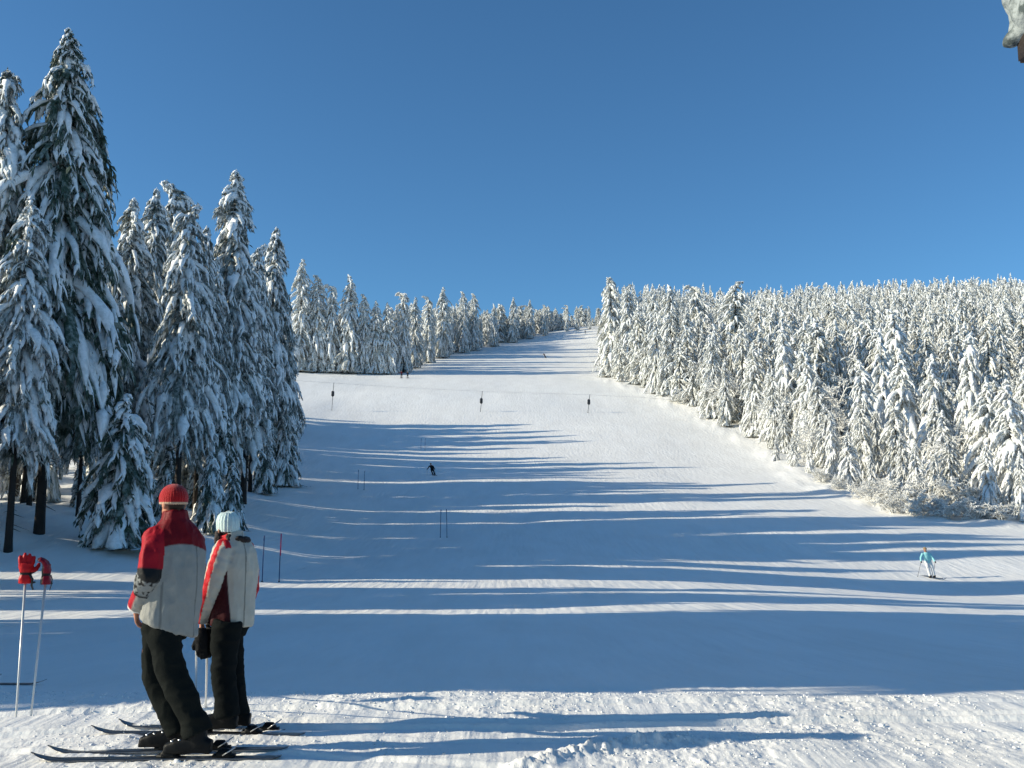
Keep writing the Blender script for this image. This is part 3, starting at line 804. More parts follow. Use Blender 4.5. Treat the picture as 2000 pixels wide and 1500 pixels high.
for q, px in enumerate(np.arange(584, 1108, 9.5)):                 # front row, shoulder to shoulder
    px = float(px) + rnd.uniform(-3, 3)
    Y = on_ground(px, float(np.interp(px, FBX, FBY)) - rnd.uniform(0, 5), 120).y
    x = at(px, 700, Y).x
    if not clear_of(x, Y, 1.5): continue
    top_row = float(np.interp(px, [580, 700, 800, 950, 1050, 1110], [575, 592, 592, 604, 604, 612])) + rnd.uniform(-8, 30)
    h = min(at(px, top_row, Y).z - gz0(x, Y), 22)
    if h < 3: continue
    occupied.append((x, Y, 1.0)); pr = rnd.choice(MID); wf = rnd.uniform(0.9, 1.35) * (1.5 if px > 960 else 1)
    place_tree(pr, x, Y, h, wf, rnd.uniform(0, 6.28), filler_label('far', px, Y, pr, wf, h), 'spruces of the far row above the slope')
n = 42; tries = 0
while n < 108 and tries < 6000:
    tries += 1
    y = rnd.uniform(210, 300) if n < 42 else (rnd.uniform(280, 412) if n < 96 else rnd.uniform(398, 432))
    e = float(far_left_edge(y))
    x = e - abs(rnd.gauss(0, 6 if y < 280 else 3.5)) - 0.3
    if n >= 96: x = rnd.uniform(0.045, 0.094) * y
    fx, fy_ = px_of(x, y, gz0(x, y))
    if fx < 560: continue
    if not clear_of(x, y, 2.0): continue
    top_row = float(np.interp(fx, [580, 700, 800, 950, 1050, 1110, 1180], [560, 575, 588, 596, 600, 602, 600])) + rnd.uniform(-8, 24)
    h = min(at(fx, top_row, y).z - gz0(x, y), 21)
    if h < 3: continue
    occupied.append((x, y, 1.0)); n += 1
    pr = rnd.choice(MID); wf = rnd.uniform(0.9, 1.3) * (1.6 if fx > 960 else 1)
    place_tree(pr, x, y, h, wf, rnd.uniform(0, 6.28), filler_label('far', fx, y, pr, wf, h), 'spruces of the far row above the slope')

# the forest edge on the right, from the top of the slope down to the right side of the photo
EDGE = [(1192, 535, 222, 1), (1226, 550, 214, 1), (1205, 640, 216, 0), (1245, 600, 206, 0), (1275, 575, 205, 2), (1308, 553, 196, 4), (1262, 640, 196, 0), (1300, 650, 183, 2), (1342, 600, 186, 0), (1358, 545, 200, 3),
        (1390, 655, 160, 2), (1434, 545, 185, 1), (1415, 700, 153, 0), (1470, 665, 142, 2), (1530, 640, 136, 4), (1575, 690, 128, 2), (1515, 850, 122, 0), (1548, 850, 116, 0), (1580, 860, 110, 2),
        (1500, 720, 138, 0), (1622, 800, 104, 1), (1655, 840, 98, 2), (1680, 700, 108, 1), (1718, 640, 112, 0), (1757, 680, 100, 2), (1745, 600, 124, 1), (1820, 690, 96, 0), (1888, 645, 92, 4),
        (1840, 800, 88, 0), (1925, 740, 84, 2), (1965, 738, 80, 1), (1998, 720, 86, 2), (1990, 880, 76, 0), (1925, 860, 78, 2), (1700, 880, 93, 0), (1785, 860, 84, 2)]
ELAB = ['tall thin white spire at the top end of the right forest', 'second thin spire from the top end of the right forest', 'full white spruce at the foot of the thin spire, nearest the upper slope',
        'snow plastered spruce beside a dark shadow gap near the top of the right forest', 'white spruce rising right of the dark shadow gap near the top of the right forest', 'broad spruce with humped white top on the skyline near the top of the right forest',
        'low full spruce on the slope edge under the second spire', 'pale spruce with white bulging crown standing forward of the humped skyline tree', 'snowy spruce between the humped skyline tree and the hooked one', 'spruce with hooked tip on the skyline of the right forest',
        'pale spruce leaning forward at the slope edge in the upper middle of the right forest', 'pointed spruce poking above the skyline right of the hooked one', 'narrow spruce at the edge beside the bare trunks in the right forest', 'rounded white spruce bulging over the slope edge in the middle of the right forest',
        'broad drooping snow covered spruce in the middle of the right forest', 'white spruce behind the three small spruces on the slope edge', 'small white spruce, upper one of the three at the slope edge', 'small white spruce, middle one of the three at the slope edge',
        'small white spruce, lowest of the three at the slope edge', 'drooping spruce just behind the rounded white one of the right forest', 'snowy spruce right of the three small ones, wrapped in rimed twigs', 'short white spruce standing in rimed shrubs above the snow bank',
        'long fingered snow draped spruce above the rimed shrubs', 'tall spruce with a narrow white crown above the rimed thicket', 'spruce with heavy white crown and drooping arms left of a dark gap', 'spire shaped spruce rising alone with a shaded right flank',
        'snowy spruce just right of the dark gap in the right forest', 'big double crowned snow covered spruce near the right of the photo', 'small snow draped spruce below the big double crowned one', 'dark gapped spruce between the double crowned tree and the right edge',
        'tall snow draped spruce second from the right edge of the photo', 'spruce cut by the right edge of the photo, with its crown high', 'low snow draped spruce at the right edge above the bank', 'low spruce with white arms beside rimed shrubs near the right edge',
        'stubby snow covered spruce behind the bank above the skier in pale blue', 'low snowy spruce above the skier in pale blue']
for (px, yt, Y, v), lab in zip(EDGE, ELAB):
    hero(BIG[v % 3] if Y < 142 else MID[v], px, yt, Y, lab, rnd.uniform(0.95, 1.3) if Y < 142 else rnd.uniform(1.0, 1.6), rnd.uniform(0, 6.28), group='snow plastered spruces along the edge of the right forest')

# deeper trees on the right hillside: the nearest ones as single trees, the rest joined
cand = []
tries = 0
grid = {}
def gkey(x, y): return (int(x // 3), int(y // 3))
for a, b, c in occupied:
    grid.setdefault(gkey(a, b), []).append((a, b))
def free(x, y, r):
    kx, ky = gkey(x, y)
    for i_ in (-1, 0, 1):
        for j_ in (-1, 0, 1):
            for a, b in grid.get((kx + i_, ky + j_), ()):
                if (a - x) ** 2 + (b - y) ** 2 < r * r: return False
    return True
rx = random.Random(5)
while tries < 26000:
    tries += 1
    y = 74 + (425 - 74) * rx.random() ** 0.8
    e = float(right_edge(y)) + 1.5
    x = e + rx.random() ** 1.1 * (0.62 * y - e + 6)
    if x > 0.60 * y + 3 or x < e: continue
    if not free(x, y, rx.uniform(2.9, 3.9) if y < 200 else rx.uniform(3.0, 4.2)): continue
    grid.setdefault(gkey(x, y), []).append((x, y))
    cand.append((y, x, e))
cand.sort(key=lambda c_: c_[0] + 0.5 * (c_[1] - c_[2]))
single = [c_ for c_ in cand if px_of(c_[1], c_[0], gz0(c_[1], c_[0]))[0] < 2030][:68]
_ss = set(single); mass = [c_ for c_ in cand if c_ not in _ss]
rz_ = random.Random(8)
for q, (y, x, e) in enumerate(single):
    near_edge = x - e < 7
    h = rz_.uniform(6, 11) if y < 130 else rz_.uniform(9, 18)
    if x - e < 3: h *= 0.75
    pr = rz_.choice(MID); wf = rz_.uniform(0.9, 1.6)
    place_tree(pr, x, y, h, wf, rz_.uniform(0, 6.28),
               filler_label('right', px_of(x, y, gz0(x, y))[0], y, pr, wf, h), 'spruces packed behind the edge of the right forest')

# geometry nodes: far part of the forest, nobody could count it
protos = bpy.data.collections.new('forest_variants')
for pr in LOW:
    a = pr['arr']
    tv, tf = a['trunk']; sv, sf = a['snow']; fv, f4, f3 = a['fol']
    V = np.concatenate([tv, sv, fv]); n1, n2 = len(tv), len(tv) + len(sv)
    q4 = np.concatenate([tf, sf + n1, f4 + n2]); q3 = f3 + n2
    mi = np.concatenate([np.full(len(tf), 0), np.full(len(sf), 1), np.full(len(f4), 2), np.full(len(q3), 2)])
    mm = make_mesh('far_spruce', V, [q4, q3], [M_BARK, M_TSNOW, M_NEEDLE_F], mat_idx=mi)
    po = bpy.data.objects.new('far_spruce', mm); protos.objects.link(po)
pts = np.array([(x, y, gz0(x, y) - 0.1) for (y, x, e) in mass])
pm = bpy.data.meshes.new('forest_points'); pm.vertices.add(len(pts)); pm.vertices.foreach_set('co', pts.astype(np.float32).ravel())
a1 = pm.attributes.new('turn', 'FLOAT', 'POINT'); a1.data.foreach_set('value', RNG.uniform(0, 6.28, len(pts)).astype(np.float32))
sc_ = np.stack([RNG.uniform(0.9, 1.5, len(pts)), RNG.uniform(0.95, 1.5, len(pts)), RNG.uniform(0.6, 1.4, len(pts))], 1)
sc_[:, 1] = sc_[:, 0]; sc_[:, :2] *= 0.95
a2 = pm.attributes.new('size', 'FLOAT_VECTOR', 'POINT'); a2.data.foreach_set('vector', sc_.astype(np.float32).ravel())
a3 = pm.attributes.new('kindnum', 'INT', 'POINT'); a3.data.foreach_set('value', RNG.integers(0, len(LOW), len(pts)).astype(np.int32))
gn = bpy.data.node_groups.new('forest_scatter', 'GeometryNodeTree')
gn.interface.new_socket('Geometry', in_out='INPUT', socket_type='NodeSocketGeometry')
gn.interface.new_socket('Geometry', in_out='OUTPUT', socket_type='NodeSocketGeometry')
gi = gn.nodes.new('NodeGroupInput'); go = gn.nodes.new('NodeGroupOutput')
ip = gn.nodes.new('GeometryNodeInstanceOnPoints'); ci = gn.nodes.new('GeometryNodeCollectionInfo')
mp_ = gn.nodes.new('GeometryNodeMeshToPoints')
ci.inputs['Collection'].default_value = protos; ci.inputs['Separate Children'].default_value = True; ci.inputs['Reset Children'].default_value = True
def named(nm, dt):
    n_ = gn.nodes.new('GeometryNodeInputNamedAttribute'); n_.data_type = dt; n_.inputs['Name'].default_value = nm
    return n_
nt1, ns1, ni1 = named('turn', 'FLOAT'), named('size', 'FLOAT_VECTOR'), named('kindnum', 'INT')
cx_ = gn.nodes.new('ShaderNodeCombineXYZ')
gn.links.new(nt1.outputs['Attribute'], cx_.inputs['Z'])
er = gn.nodes.new('FunctionNodeEulerToRotation'); gn.links.new(cx_.outputs[0], er.inputs[0])
gn.links.new(gi.outputs[0], mp_.inputs['Mesh']); gn.links.new(mp_.outputs[0], ip.inputs['Points'])
gn.links.new(ci.outputs[0], ip.inputs['Instance']); ip.inputs['Pick Instance'].default_value = True
gn.links.new(ni1.outputs['Attribute'], ip.inputs['Instance Index'])
gn.links.new(er.outputs[0], ip.inputs['Rotation']); gn.links.new(ns1.outputs['Attribute'], ip.inputs['Scale'])
gn.links.new(ip.outputs[0], go.inputs[0])
fo = link('far_forest', pm)
md = fo.modifiers.new('scatter', 'NODES'); md.node_group = gn
tag(fo, 'dense mass of snow plastered spruces covering the hillside on the right', 'forest', kind='stuff')
print('forest mass', len(pts))

# rimed shrubs in front of the right forest and a few rimed birches inside it
SH = [(1640, 985, 96, 1.9, 0), (1690, 1000, 88, 2.4, 1), (1745, 1010, 80, 2.6, 0), (1800, 1012, 78, 3.0, 1), (1850, 1015, 77, 2.6, 0), (1905, 1015, 76.5, 2.8, 1), (1955, 1018, 75.5, 2.2, 0), (1720, 960, 86, 3.4, 0),
      (1780, 960, 82, 4.2, 1), (1845, 950, 80, 4.4, 0), (1900, 960, 79, 4.0, 1), (1335, 790, 174, 3.0, 1), (1480, 860, 142, 2.4, 0), (1605, 960, 102, 2.2, 1)]
SL = ['leftmost rimed shrub at the foot of the right forest', 'second rimed shrub from the left at the foot of the right forest', 'rimed shrub behind the snow bank above the tip of the long shadow', 'wide rimed shrub above the skier in pale blue',
      'rimed shrub just right of the wide one above the pale blue skier', 'rimed shrub near the curved mark in the snow bank', 'small rimed shrub at the right edge of the photo', 'taller rimed shrub behind the left shrubs of the thicket',
      'tall rimed bush in the middle of the thicket on the right', 'tallest rimed bush of the thicket, under the double crowned spruce', 'tall rimed bush at the right end of the thicket',
      'dark twiggy bush at the slope edge high in the right forest', 'small twiggy bush at the slope edge beside the rounded spruce', 'low rimed shrub under the three small spruces']
for q, ((px, py, Y, h, v), lab) in enumerate(zip(SH, SL)):
    p = at(px, py, Y)
    place_shrub(SHRUB[v], p.x, Y, h * (0.72 if px > 1600 else 1), q * 1.7, lab, 'rimed shrubs along the right forest', wf=1.3)
BL = ['rimed bare birch behind the middle of the right forest edge', 'tall rimed bare birch left of the spire shaped spruce', 'rimed bare birch between the three small spruces and the spire shaped one',
      'rimed bare birch near the bare trunks on the right forest edge', 'rimed bare birch overhanging the thicket on the right']
for q, ((px, Y, h), lab) in enumerate(zip([(1560, 134, 10), (1640, 126, 12), (1610, 118, 9), (1445, 158, 10), (1870, 88, 8)], BL)):
    p = at(px, 900, Y)
    place_shrub(SHRUB[2], p.x, Y, h, q * 2.1, lab, 'rimed bare birches on the right', name='frosted_birch', cat='tree', wf=1.1)
# ------------------------------------------------------------------ people
def sculpt(name, mb, voxel, mat, colfn=None, smooth=6, wrinkle=None, parent=None, adapt=0.0):
    """Fuse overlapping shapes into one continuous skin."""
    tmp = bpy.data.objects.new('tmp', mb.mesh('tmp'))
    COL.objects.link(tmp)
    r = tmp.modifiers.new('r', 'REMESH'); r.mode = 'VOXEL'; r.voxel_size = voxel; r.adaptivity = adapt
    if smooth:
        s_ = tmp.modifiers.new('s', 'SMOOTH'); s_.factor = 0.5; s_.iterations = smooth
    dg = bpy.context.evaluated_depsgraph_get(); dg.update()
    me = bpy.data.meshes.new_from_object(tmp.evaluated_get(dg))
    bpy.data.objects.remove(tmp)
    n = len(me.vertices)
    co = np.empty(n * 3, np.float32); me.vertices.foreach_get('co', co); co = co.reshape(-1, 3).astype(float)
    no = np.empty(n * 3, np.float32); me.vertices.foreach_get('normal', no); no = no.reshape(-1, 3)
    col = colfn(co, no) if colfn else None
    if wrinkle is not None:
        co = co + no * wrinkle(co)[:, None]
        me.vertices.foreach_set('co', co.astype(np.float32).ravel())
    me.polygons.foreach_set('use_smooth', np.ones(len(me.polygons), bool))
    me.materials.clear(); me.materials.append(mat)
    if col is not None:
        a = me.color_attributes.new('col', 'FLOAT_COLOR', 'POINT')
        c4 = np.ones((n, 4), np.float32); c4[:, :3] = col
        a.data.foreach_set('color', c4.ravel())
    me.name = name; me.update()
    return link(name, me, parent)

def mixc(a, b, t):
    return a * (1 - t[:, None]) + np.asarray(b) * t[:, None]

def axis_param(co, pts):
    """Distance to a polyline and the running parameter 0..1 along it."""
    P = np.array([tuple(p) for p in pts]); best = np.full(len(co), 1e9); par = np.zeros(len(co))
    seg = np.linalg.norm(np.diff(P, axis=0), axis=1); cum = np.concatenate([[0], np.cumsum(seg)]); tot = cum[-1]
    for q in range(len(P) - 1):
        d = P[q + 1] - P[q]; t = np.clip(((co - P[q]) @ d) / (d @ d), 0, 1)
        dist = np.linalg.norm(co - (P[q] + t[:, None] * d), axis=1)
        m_ = dist < best; best[m_] = dist[m_]; par[m_] = (cum[q] + t[m_] * seg[q]) / tot
    return best, par

def cloth(amp, sc=9.0, seed=0, squash=(1, 1, 1)):
    def fn(co):
        c = co * np.array(squash)
        a = vnoise(c[:, 0] * sc, c[:, 1] * sc, c[:, 2] * sc, seed)
        b = vnoise(c[:, 0] * sc * 2.1 + 3, c[:, 1] * sc * 2.1, c[:, 2] * sc * 2.1, seed + 1)
        return amp * ((1 - 2.2 * np.abs(a)) + 0.45 * (1 - 2 * np.abs(b)))
    return fn

def add_hand(mb, wrist, direction, palm_n, s=1.0, curl=0.5):
    """Palm, four unequal bent fingers and a thumb growing from the wrist."""
    w = np.array(tuple(wrist)); d = np.array(tuple(direction), float); d /= np.linalg.norm(d)
    n = np.array(tuple(palm_n), float); n -= n @ d * d; n /= np.linalg.norm(n)
    sd = np.cross(d, n)
    mb.tube([w - d * 0.03 * s, w + d * 0.02 * s, w + d * 0.06 * s, w + d * 0.092 * s], [0.024 * s, 0.034 * s, 0.041 * s, 0.040 * s], [0.022 * s, 0.017 * s, 0.015 * s, 0.012 * s], k=12, side=sd)
    for q, (off, L) in enumerate([(-0.030, 0.070), (-0.010, 0.082), (0.011, 0.076), (0.030, 0.060)]):
        b = w + d * 0.085 * s + sd * off * s
        e1 = b + (d * math.cos(curl * 0.7) + n * math.sin(curl * 0.7)) * L * 0.45 * s
        e2 = e1 + (d * math.cos(curl * 1.6) + n * math.sin(curl * 1.6)) * L * 0.32 * s
        e3 = e2 + (d * math.cos(curl * 2.3) + n * math.sin(curl * 2.3)) * L * 0.25 * s
        mb.tube([b - d * 0.02 * s, b, e1, e2, e3], [0.0095 * s, 0.0098 * s, 0.009 * s, 0.0085 * s, 0.006 * s], k=8, side=sd)
    b = w + d * 0.03 * s - sd * 0.032 * s
    t1 = b + (d * 0.6 - sd * 0.7 + n * 0.3) * 0.035 * s; t2 = t1 + (d * 0.85 - sd * 0.25 + n * 0.45) * 0.032 * s
    mb.tube([b + sd * 0.015 * s, b, t1, t2], [0.013 * s, 0.013 * s, 0.0115 * s, 0.008 * s], k=8, side=n)

M_CLOTH = attr_mat('jacket_cloth', 0.6, 0.25, 90)
M_KNIT = attr_mat('knitted_wool', 0.95, 0.7, 150, sheen=0.3)
M_SKIN = attr_mat('skin', 0.5, 0.1, 80)
M_PANTS = attr_mat('black_trouser_cloth', 0.85, 0.3, 90, spec=0.04)
M_BOOT = plain('boot_shell', (0.008, 0.009, 0.010), 0.5, bump=0.2, spec=0.12)
M_BUCKLE = plain('buckle_metal', (0.55, 0.56, 0.58), 0.3, metal=0.8)
M_GREYBOOT = plain('boot_cuff', (0.18, 0.19, 0.21), 0.45)
M_SKI = plain('ski_topsheet', (0.02, 0.024, 0.032), 0.3, var=0.4, bscale=20, coat=0.3)
M_SKIEDGE = plain('ski_edge', (0.35, 0.36, 0.38), 0.3, metal=0.9)
M_POLE = plain('pole_shaft', (0.62, 0.62, 0.60), 0.35, metal=0.35)
M_GRIP = plain('pole_grip', (0.02, 0.02, 0.02), 0.6)
M_BLACKGLOVE = plain('black_glove', (0.010, 0.010, 0.011), 0.7, bump=0.6, bscale=50, spec=0.1)
M_FUR = plain('dark_hair', (0.018, 0.010, 0.008), 0.7, bump=0.9, bscale=90)

def add_ski(centre, direction, length, label, group, bind=0.0, z=None, binding=True):
    """A ski: shaped body with turned-up tip; two binding blocks as parts."""
    d = Vector(direction).normalized(); sidev = Vector((d.y, -d.x, 0)).normalized()
    n = 40
    s = np.linspace(-0.5, 0.5, n)
    prof = np.interp(s, [-0.5, -0.46, -0.4, 0, 0.36, 0.44, 0.5], [0.024, 0.040, 0.038, 0.031, 0.043, 0.040, 0.006])
    lift = np.where(s > 0.38, ((s - 0.38) / 0.12) ** 2 * 0.048, 0) + np.where(s < -0.47, ((-s - 0.47) / 0.03) ** 2 * 0.008, 0)
    th = np.interp(s, [-0.5, -0.4, 0, 0.4, 0.5], [0.003, 0.004, 0.007, 0.004, 0.002])
    c = np.array(tuple(centre))
    gzv = np.array([gz(c[0] + d.x * q * length, c[1] + d.y * q * length) for q in s])
    A = np.polyfit(s, gzv, 1); base = np.polyval(A, s) + 0.006 if z is None else np.full(n, z)
    pts = np.stack([c[0] + d.x * s * length, c[1] + d.y * s * length, base + lift + th], 1)
    o = empty('ski', (c[0], c[1], float(base[n // 2])), 0)
    inv = np.array((c[0], c[1], float(base[n // 2])))
    mb = MB(); mb.tube(pts - inv, prof, th, k=14, side=tuple(sidev), power=5)
    link('ski_body', mb.mesh('ski_body', [M_SKI]), o)
    eb = MB()
    for sg in (-1, 1):
        q = pts - inv + np.array(tuple(sidev)) * (prof * sg * 0.985)[:, None]; q[:, 2] -= th * 0.7
        eb.tube(q[1:-2], 0.0022, k=4)
    link('steel_edge', eb.mesh('steel_edge', [M_SKIEDGE]), o)
    if binding:
        for off, nm in ((0.15, 'toe_binding'), (-0.21, 'heel_binding')):
            b = MB(); cc = np.array(tuple(d)) * (bind + off); zz = float(np.interp((bind + off) / length, s, pts[:, 2])) - inv[2]
            ang = math.atan2(d.y, d.x); R = np.array([[math.cos(ang), -math.sin(ang), 0], [math.sin(ang), math.cos(ang), 0], [0, 0, 1]])
            b.tube([cc + np.array((0, 0, zz + 0.005)), cc + np.array((0, 0, zz + 0.03)), cc + np.array((0, 0, zz + 0.055))], [0.055, 0.05, 0.03], [0.034, 0.032, 0.024], k=12, side=tuple(d), power=4)
            b.box(cc + np.array((0, 0, zz + 0.012)), (0.14, 0.06, 0.018), R)
            link(nm, b.mesh(nm, [M_BOOT]), o)
            if nm == 'heel_binding':
                br = MB()
                for sg in (-1, 1):
                    s0 = cc + np.array(tuple(sidev)) * 0.04 * sg + np.array((0, 0, zz + 0.02))
                    br.tube([s0, s0 + np.array(tuple(d)) * -0.08 + np.array((0, 0, 0.05))], 0.004, k=6)
                link('ski_brake', br.mesh('ski_brake', [M_BUCKLE]), o)
    tag(o, label, 'ski', group)
    return o

def add_boot(parent, heel_sole, direction, shaft_top, name='ski_boot'):
    """heel_sole: sole point under the ankle; shaft_top: top of the cuff."""
    d = np.array(tuple(direction), float); d[2] = 0; d /= np.linalg.norm(d); up = np.array((0, 0, 1.0)); sd = np.cross(up, d)
    h = np.array(tuple(heel_sole))
    mb = MB()
    sole = [h - d * 0.085 + up * 0.045, h - d * 0.03 + up * 0.055, h + d * 0.06 + up * 0.058, h + d * 0.14 + up * 0.05, h + d * 0.205 + up * 0.036, h + d * 0.225 + up * 0.03]
    mb.tube(sole, [0.034, 0.043, 0.047, 0.051, 0.042, 0.02], [0.045, 0.052, 0.055, 0.046, 0.034, 0.018], k=18, side=tuple(sd), power=3)
    mb.box(h + d * 0.07 + up * 0.016, (0.31, 0.07, 0.026), np.stack([d, sd, up], 1))
    st = np.array(tuple(shaft_top))
    a = h + up * 0.06; 
    mb.tube([a - d * 0.01, a + (st - a) * 0.35, a + (st - a) * 0.7, st], [0.052, 0.055, 0.060, 0.064], [0.062, 0.062, 0.066, 0.066], k=18, side=tuple(sd))
    b = sculpt(name, mb, 0.008, M_BOOT, smooth=3, parent=parent)
    bk = MB()
    for t in (0.06, 0.115, 0.165):
        c = h + d * t + up * 0.098 * (1 - t * 1.6)
        bk.box(c + np.array((0, 0, 0.012)), (0.016, 0.075, 0.010), np.stack([d, sd, up], 1))
        bk.box(c - sd * 0.046, (0.018, 0.012, 0.028), np.stack([d, sd, up], 1))
    for t in (0.4, 0.75):
        c = a + (st - a) * t
        bk.box(c + d * 0.066, (0.010, 0.07, 0.016), np.stack([d, sd, up], 1))
        bk.box(c + d * 0.035 - sd * 0.055, (0.05, 0.012, 0.016), np.stack([d, sd, up], 1))
    link('buckle', bk.mesh('buckle', [M_BUCKLE]), b)
    cf = MB(); cf.tube([h + up * 0.004, h + up * 0.012], [0.12, 0.12], [0.036, 0.036], k=14, side=tuple(d)); 
    link('sole', cf.mesh('sole', [M_GREYBOOT]), b)
    return b

def add_pole(top, tip, label, group, parent=None):
    top = np.array(tuple(top)); tip = np.array(tuple(tip)); v = (top - tip); L = np.linalg.norm(v); v /= L
    o = empty('ski_pole', tuple(tip))
    mb = MB(); mb.tube([v * 0.0, v * 0.06, v * (L - 0.13)], [0.003, 0.0078, 0.0100], k=10)
    link('shaft', mb.mesh('shaft', [M_POLE]), o)
    mb = MB(); mb.tube([v * (L - 0.15), v * (L - 0.13), v * (L - 0.07), v * (L - 0.01), v * L], [0.010, 0.015, 0.013, 0.019, 0.012], k=12)
    link('grip', mb.mesh('grip', [M_GRIP]), o)
    mb = MB(); mb.tube([v * 0.07, v * 0.078, v * 0.084], [0.038, 0.032, 0.010], k=16)
    link('basket', mb.mesh('basket', [M_GRIP]), o)
    tag(o, label, 'ski pole', group)
    return o

# ---- the man in the red hat -------------------------------------------------
MY = 6.68
def mp(px, py, dy=0.0): return np.array(tuple(at(px, py, MY + dy)))
fwd = np.array((-0.64, 0.77, 0)); fwd /= np.linalg.norm(fwd); rgt = np.array((fwd[1], -fwd[0], 0))
man = empty('person', (mp(350, 1440)[0], MY, gz(mp(350, 1440)[0], MY)))
tag(man, 'person in red knitted hat, red and grey jacket and black trousers, standing on skis', 'person')
O_ = np.array(man.location)
def torso_norm(W, T, a, b, r, f):
    """Elliptical distance from the torso axis: 1 on its surface."""
    T = np.array(T)[::-1]; a = np.array(a)[::-1]; b = np.array(b)[::-1]
    c = np.stack([np.interp(W[:, 2], T[:, 2], T[:, q]) for q in range(3)], 1)
    d = W - c
    out = np.where(W[:, 2] > T[-1, 2], 2 * (W[:, 2] - T[-1, 2]) / 0.1, 0)
    return np.sqrt(((d @ r) / np.interp(W[:, 2], T[:, 2], a)) ** 2 + ((d @ f) / np.interp(W[:, 2], T[:, 2], b)) ** 2) + out
def moved(mb, o):
    for q in range(len(mb.v)): mb.v[q] = mb.v[q] - np.array(o)
    return mb
armL = [mp(306, 1054, -0.10), mp(296, 1085, -0.17), mp(291, 1122, -0.19), mp(277, 1158, -0.11), mp(265, 1188, -0.02)]
armR = [mp(374, 1058, 0.16), mp(378, 1100, 0.20), mp(378, 1135, 0.22), mp(368, 1160, 0.28), mp(345, 1178, 0.36)]
torso = [mp(341, 998), mp(341, 1014), mp(341, 1032), mp(341, 1050), mp(342, 1075), mp(343, 1110), mp(341, 1145), mp(337, 1180), mp(332, 1208), mp(330, 1226)]
ta = [0.078, 0.088, 0.140, 0.185, 0.200, 0.196, 0.190, 0.186, 0.186, 0.184]
tb = [0.078, 0.086, 0.108, 0.128, 0.142, 0.146, 0.148, 0.150, 0.154, 0.154]
mb = MB()
mb.tube(torso, ta, tb, k=36, side=tuple(rgt))
_v = mb.v[0]; _zt, _zb = mp(330, 1170)[2], mp(330, 1227)[2]              # the hem drops towards the back
_v[:, 2] -= np.clip((_zt - _v[:, 2]) / (_zt - _zb), 0, 1) * (0.34 * (_v[:, 0] - mp(330, 1200)[0]) - 0.01)
mb.tube(armL, [0.080, 0.076, 0.072, 0.060, 0.050], k=20, side=(1, 0, 0))
mb.tube(armR, [0.078, 0.076, 0.070, 0.060, 0.052], k=20, side=(1, 0, 0))
mb.ellipsoid(mp(307, 1052, -0.09), (0.088, 0.088, 0.078)); mb.ellipsoid(mp(374, 1058, 0.14), (0.088, 0.088, 0.078))
moved(mb, O_)
RED = np.array((0.38, 0.007, 0.018)); GREY = np.array((0.29, 0.29, 0.265)); BLK = np.array((0.012, 0.013, 0.014)); WHITE = np.array((0.72, 0.72, 0.69))
def man_jacket_col(co, no):
    W = co + O_
    C = mp(338, 1075)
    lx = (W - C) @ rgt; lf = (W - C) @ fwd
    c = np.tile(GREY, (len(W), 1))
    zy = mp(338, 1062)[2] - 0.9 * lx ** 2 * 1.6
    yoke = sstep(-0.004, 0.004, W[:, 2] - zy)
    c = mixc(c, RED * 0.45, yoke)                                        # yoke: jacket red darkened to hold the shade on the back
    dL, tL = axis_param(W, armL); dR, tR = axis_param(W, armR)
    TN = torso_norm(W, torso, ta, tb, rgt, fwd)
    for dd, tt in ((dL, tL), (dR, tR)):
        on = (dd < 0.11) & (dd / np.interp(tt, [0, 0.25, 0.55, 0.8, 1], [0.080, 0.078, 0.074, 0.062, 0.054]) < TN * 1.02)
        onf = on.astype(float)
        cc = np.tile(RED, (len(W), 1))
        dots = sstep(0.1, 0.3, vnoise(W[:, 0] * 75, W[:, 1] * 75, W[:, 2] * 75, 5))
        patch = mixc(np.tile((0.24, 0.25, 0.24), (len(W), 1)), BLK, dots)
        cc = mixc(cc, BLK, sstep(0.36, 0.38, tt))
        pm = sstep(0.44, 0.46, tt) * (1 - sstep(0.66, 0.69, tt))
        cc = cc * (1 - pm[:, None]) + patch * pm[:, None]
        front = sstep(0.0, 0.03, ((W - armL[3]) @ fwd)) 
        cc = np.where((tt > 0.70)[:, None], mixc(np.tile(GREY, (len(W), 1)), RED, 1 - sstep(-0.02, 0.0, W[:, 0] - np.interp(W[:, 2], [armL[4][2], armL[3][2]], [armL[4][0], armL[3][0]]) - 0.005)), cc)
        cc = mixc(cc, WHITE, sstep(0.955, 0.97, tt))
        c = c * (1 - onf[:, None]) + cc * onf[:, None]
    # front of the jacket: red side panels with a pale middle
    fr = sstep(0.06, 0.09, lf) * (W[:, 2] < zy)
    c = mixc(c, RED, fr * (np.abs(lx) > 0.06) * (dL > 0.1))
    # thin dark seam along the yoke and the back seams
    for sx in (-0.11, 0.11):
        c = mixc(c, GREY * 0.45, (1 - sstep(0.002, 0.006, np.abs(lx - sx))) * (W[:, 2] < zy) * (lf < 0) * (dL > 0.1))
    return c
_c1 = cloth(0.0075, 6.5, 3, (1.9, 1.9, 0.7)); _c2 = cloth(0.003, 17, 5, (1.2, 1.2, 0.6))
wr = lambda co: _c1(co) + _c2(co)
jk = sculpt('jacket', mb, 0.0085, M_CLOTH, man_jacket_col, 5, wr, man)
jk['label'] = 'red and pale grey ski jacket with dark patterned elbow patches'
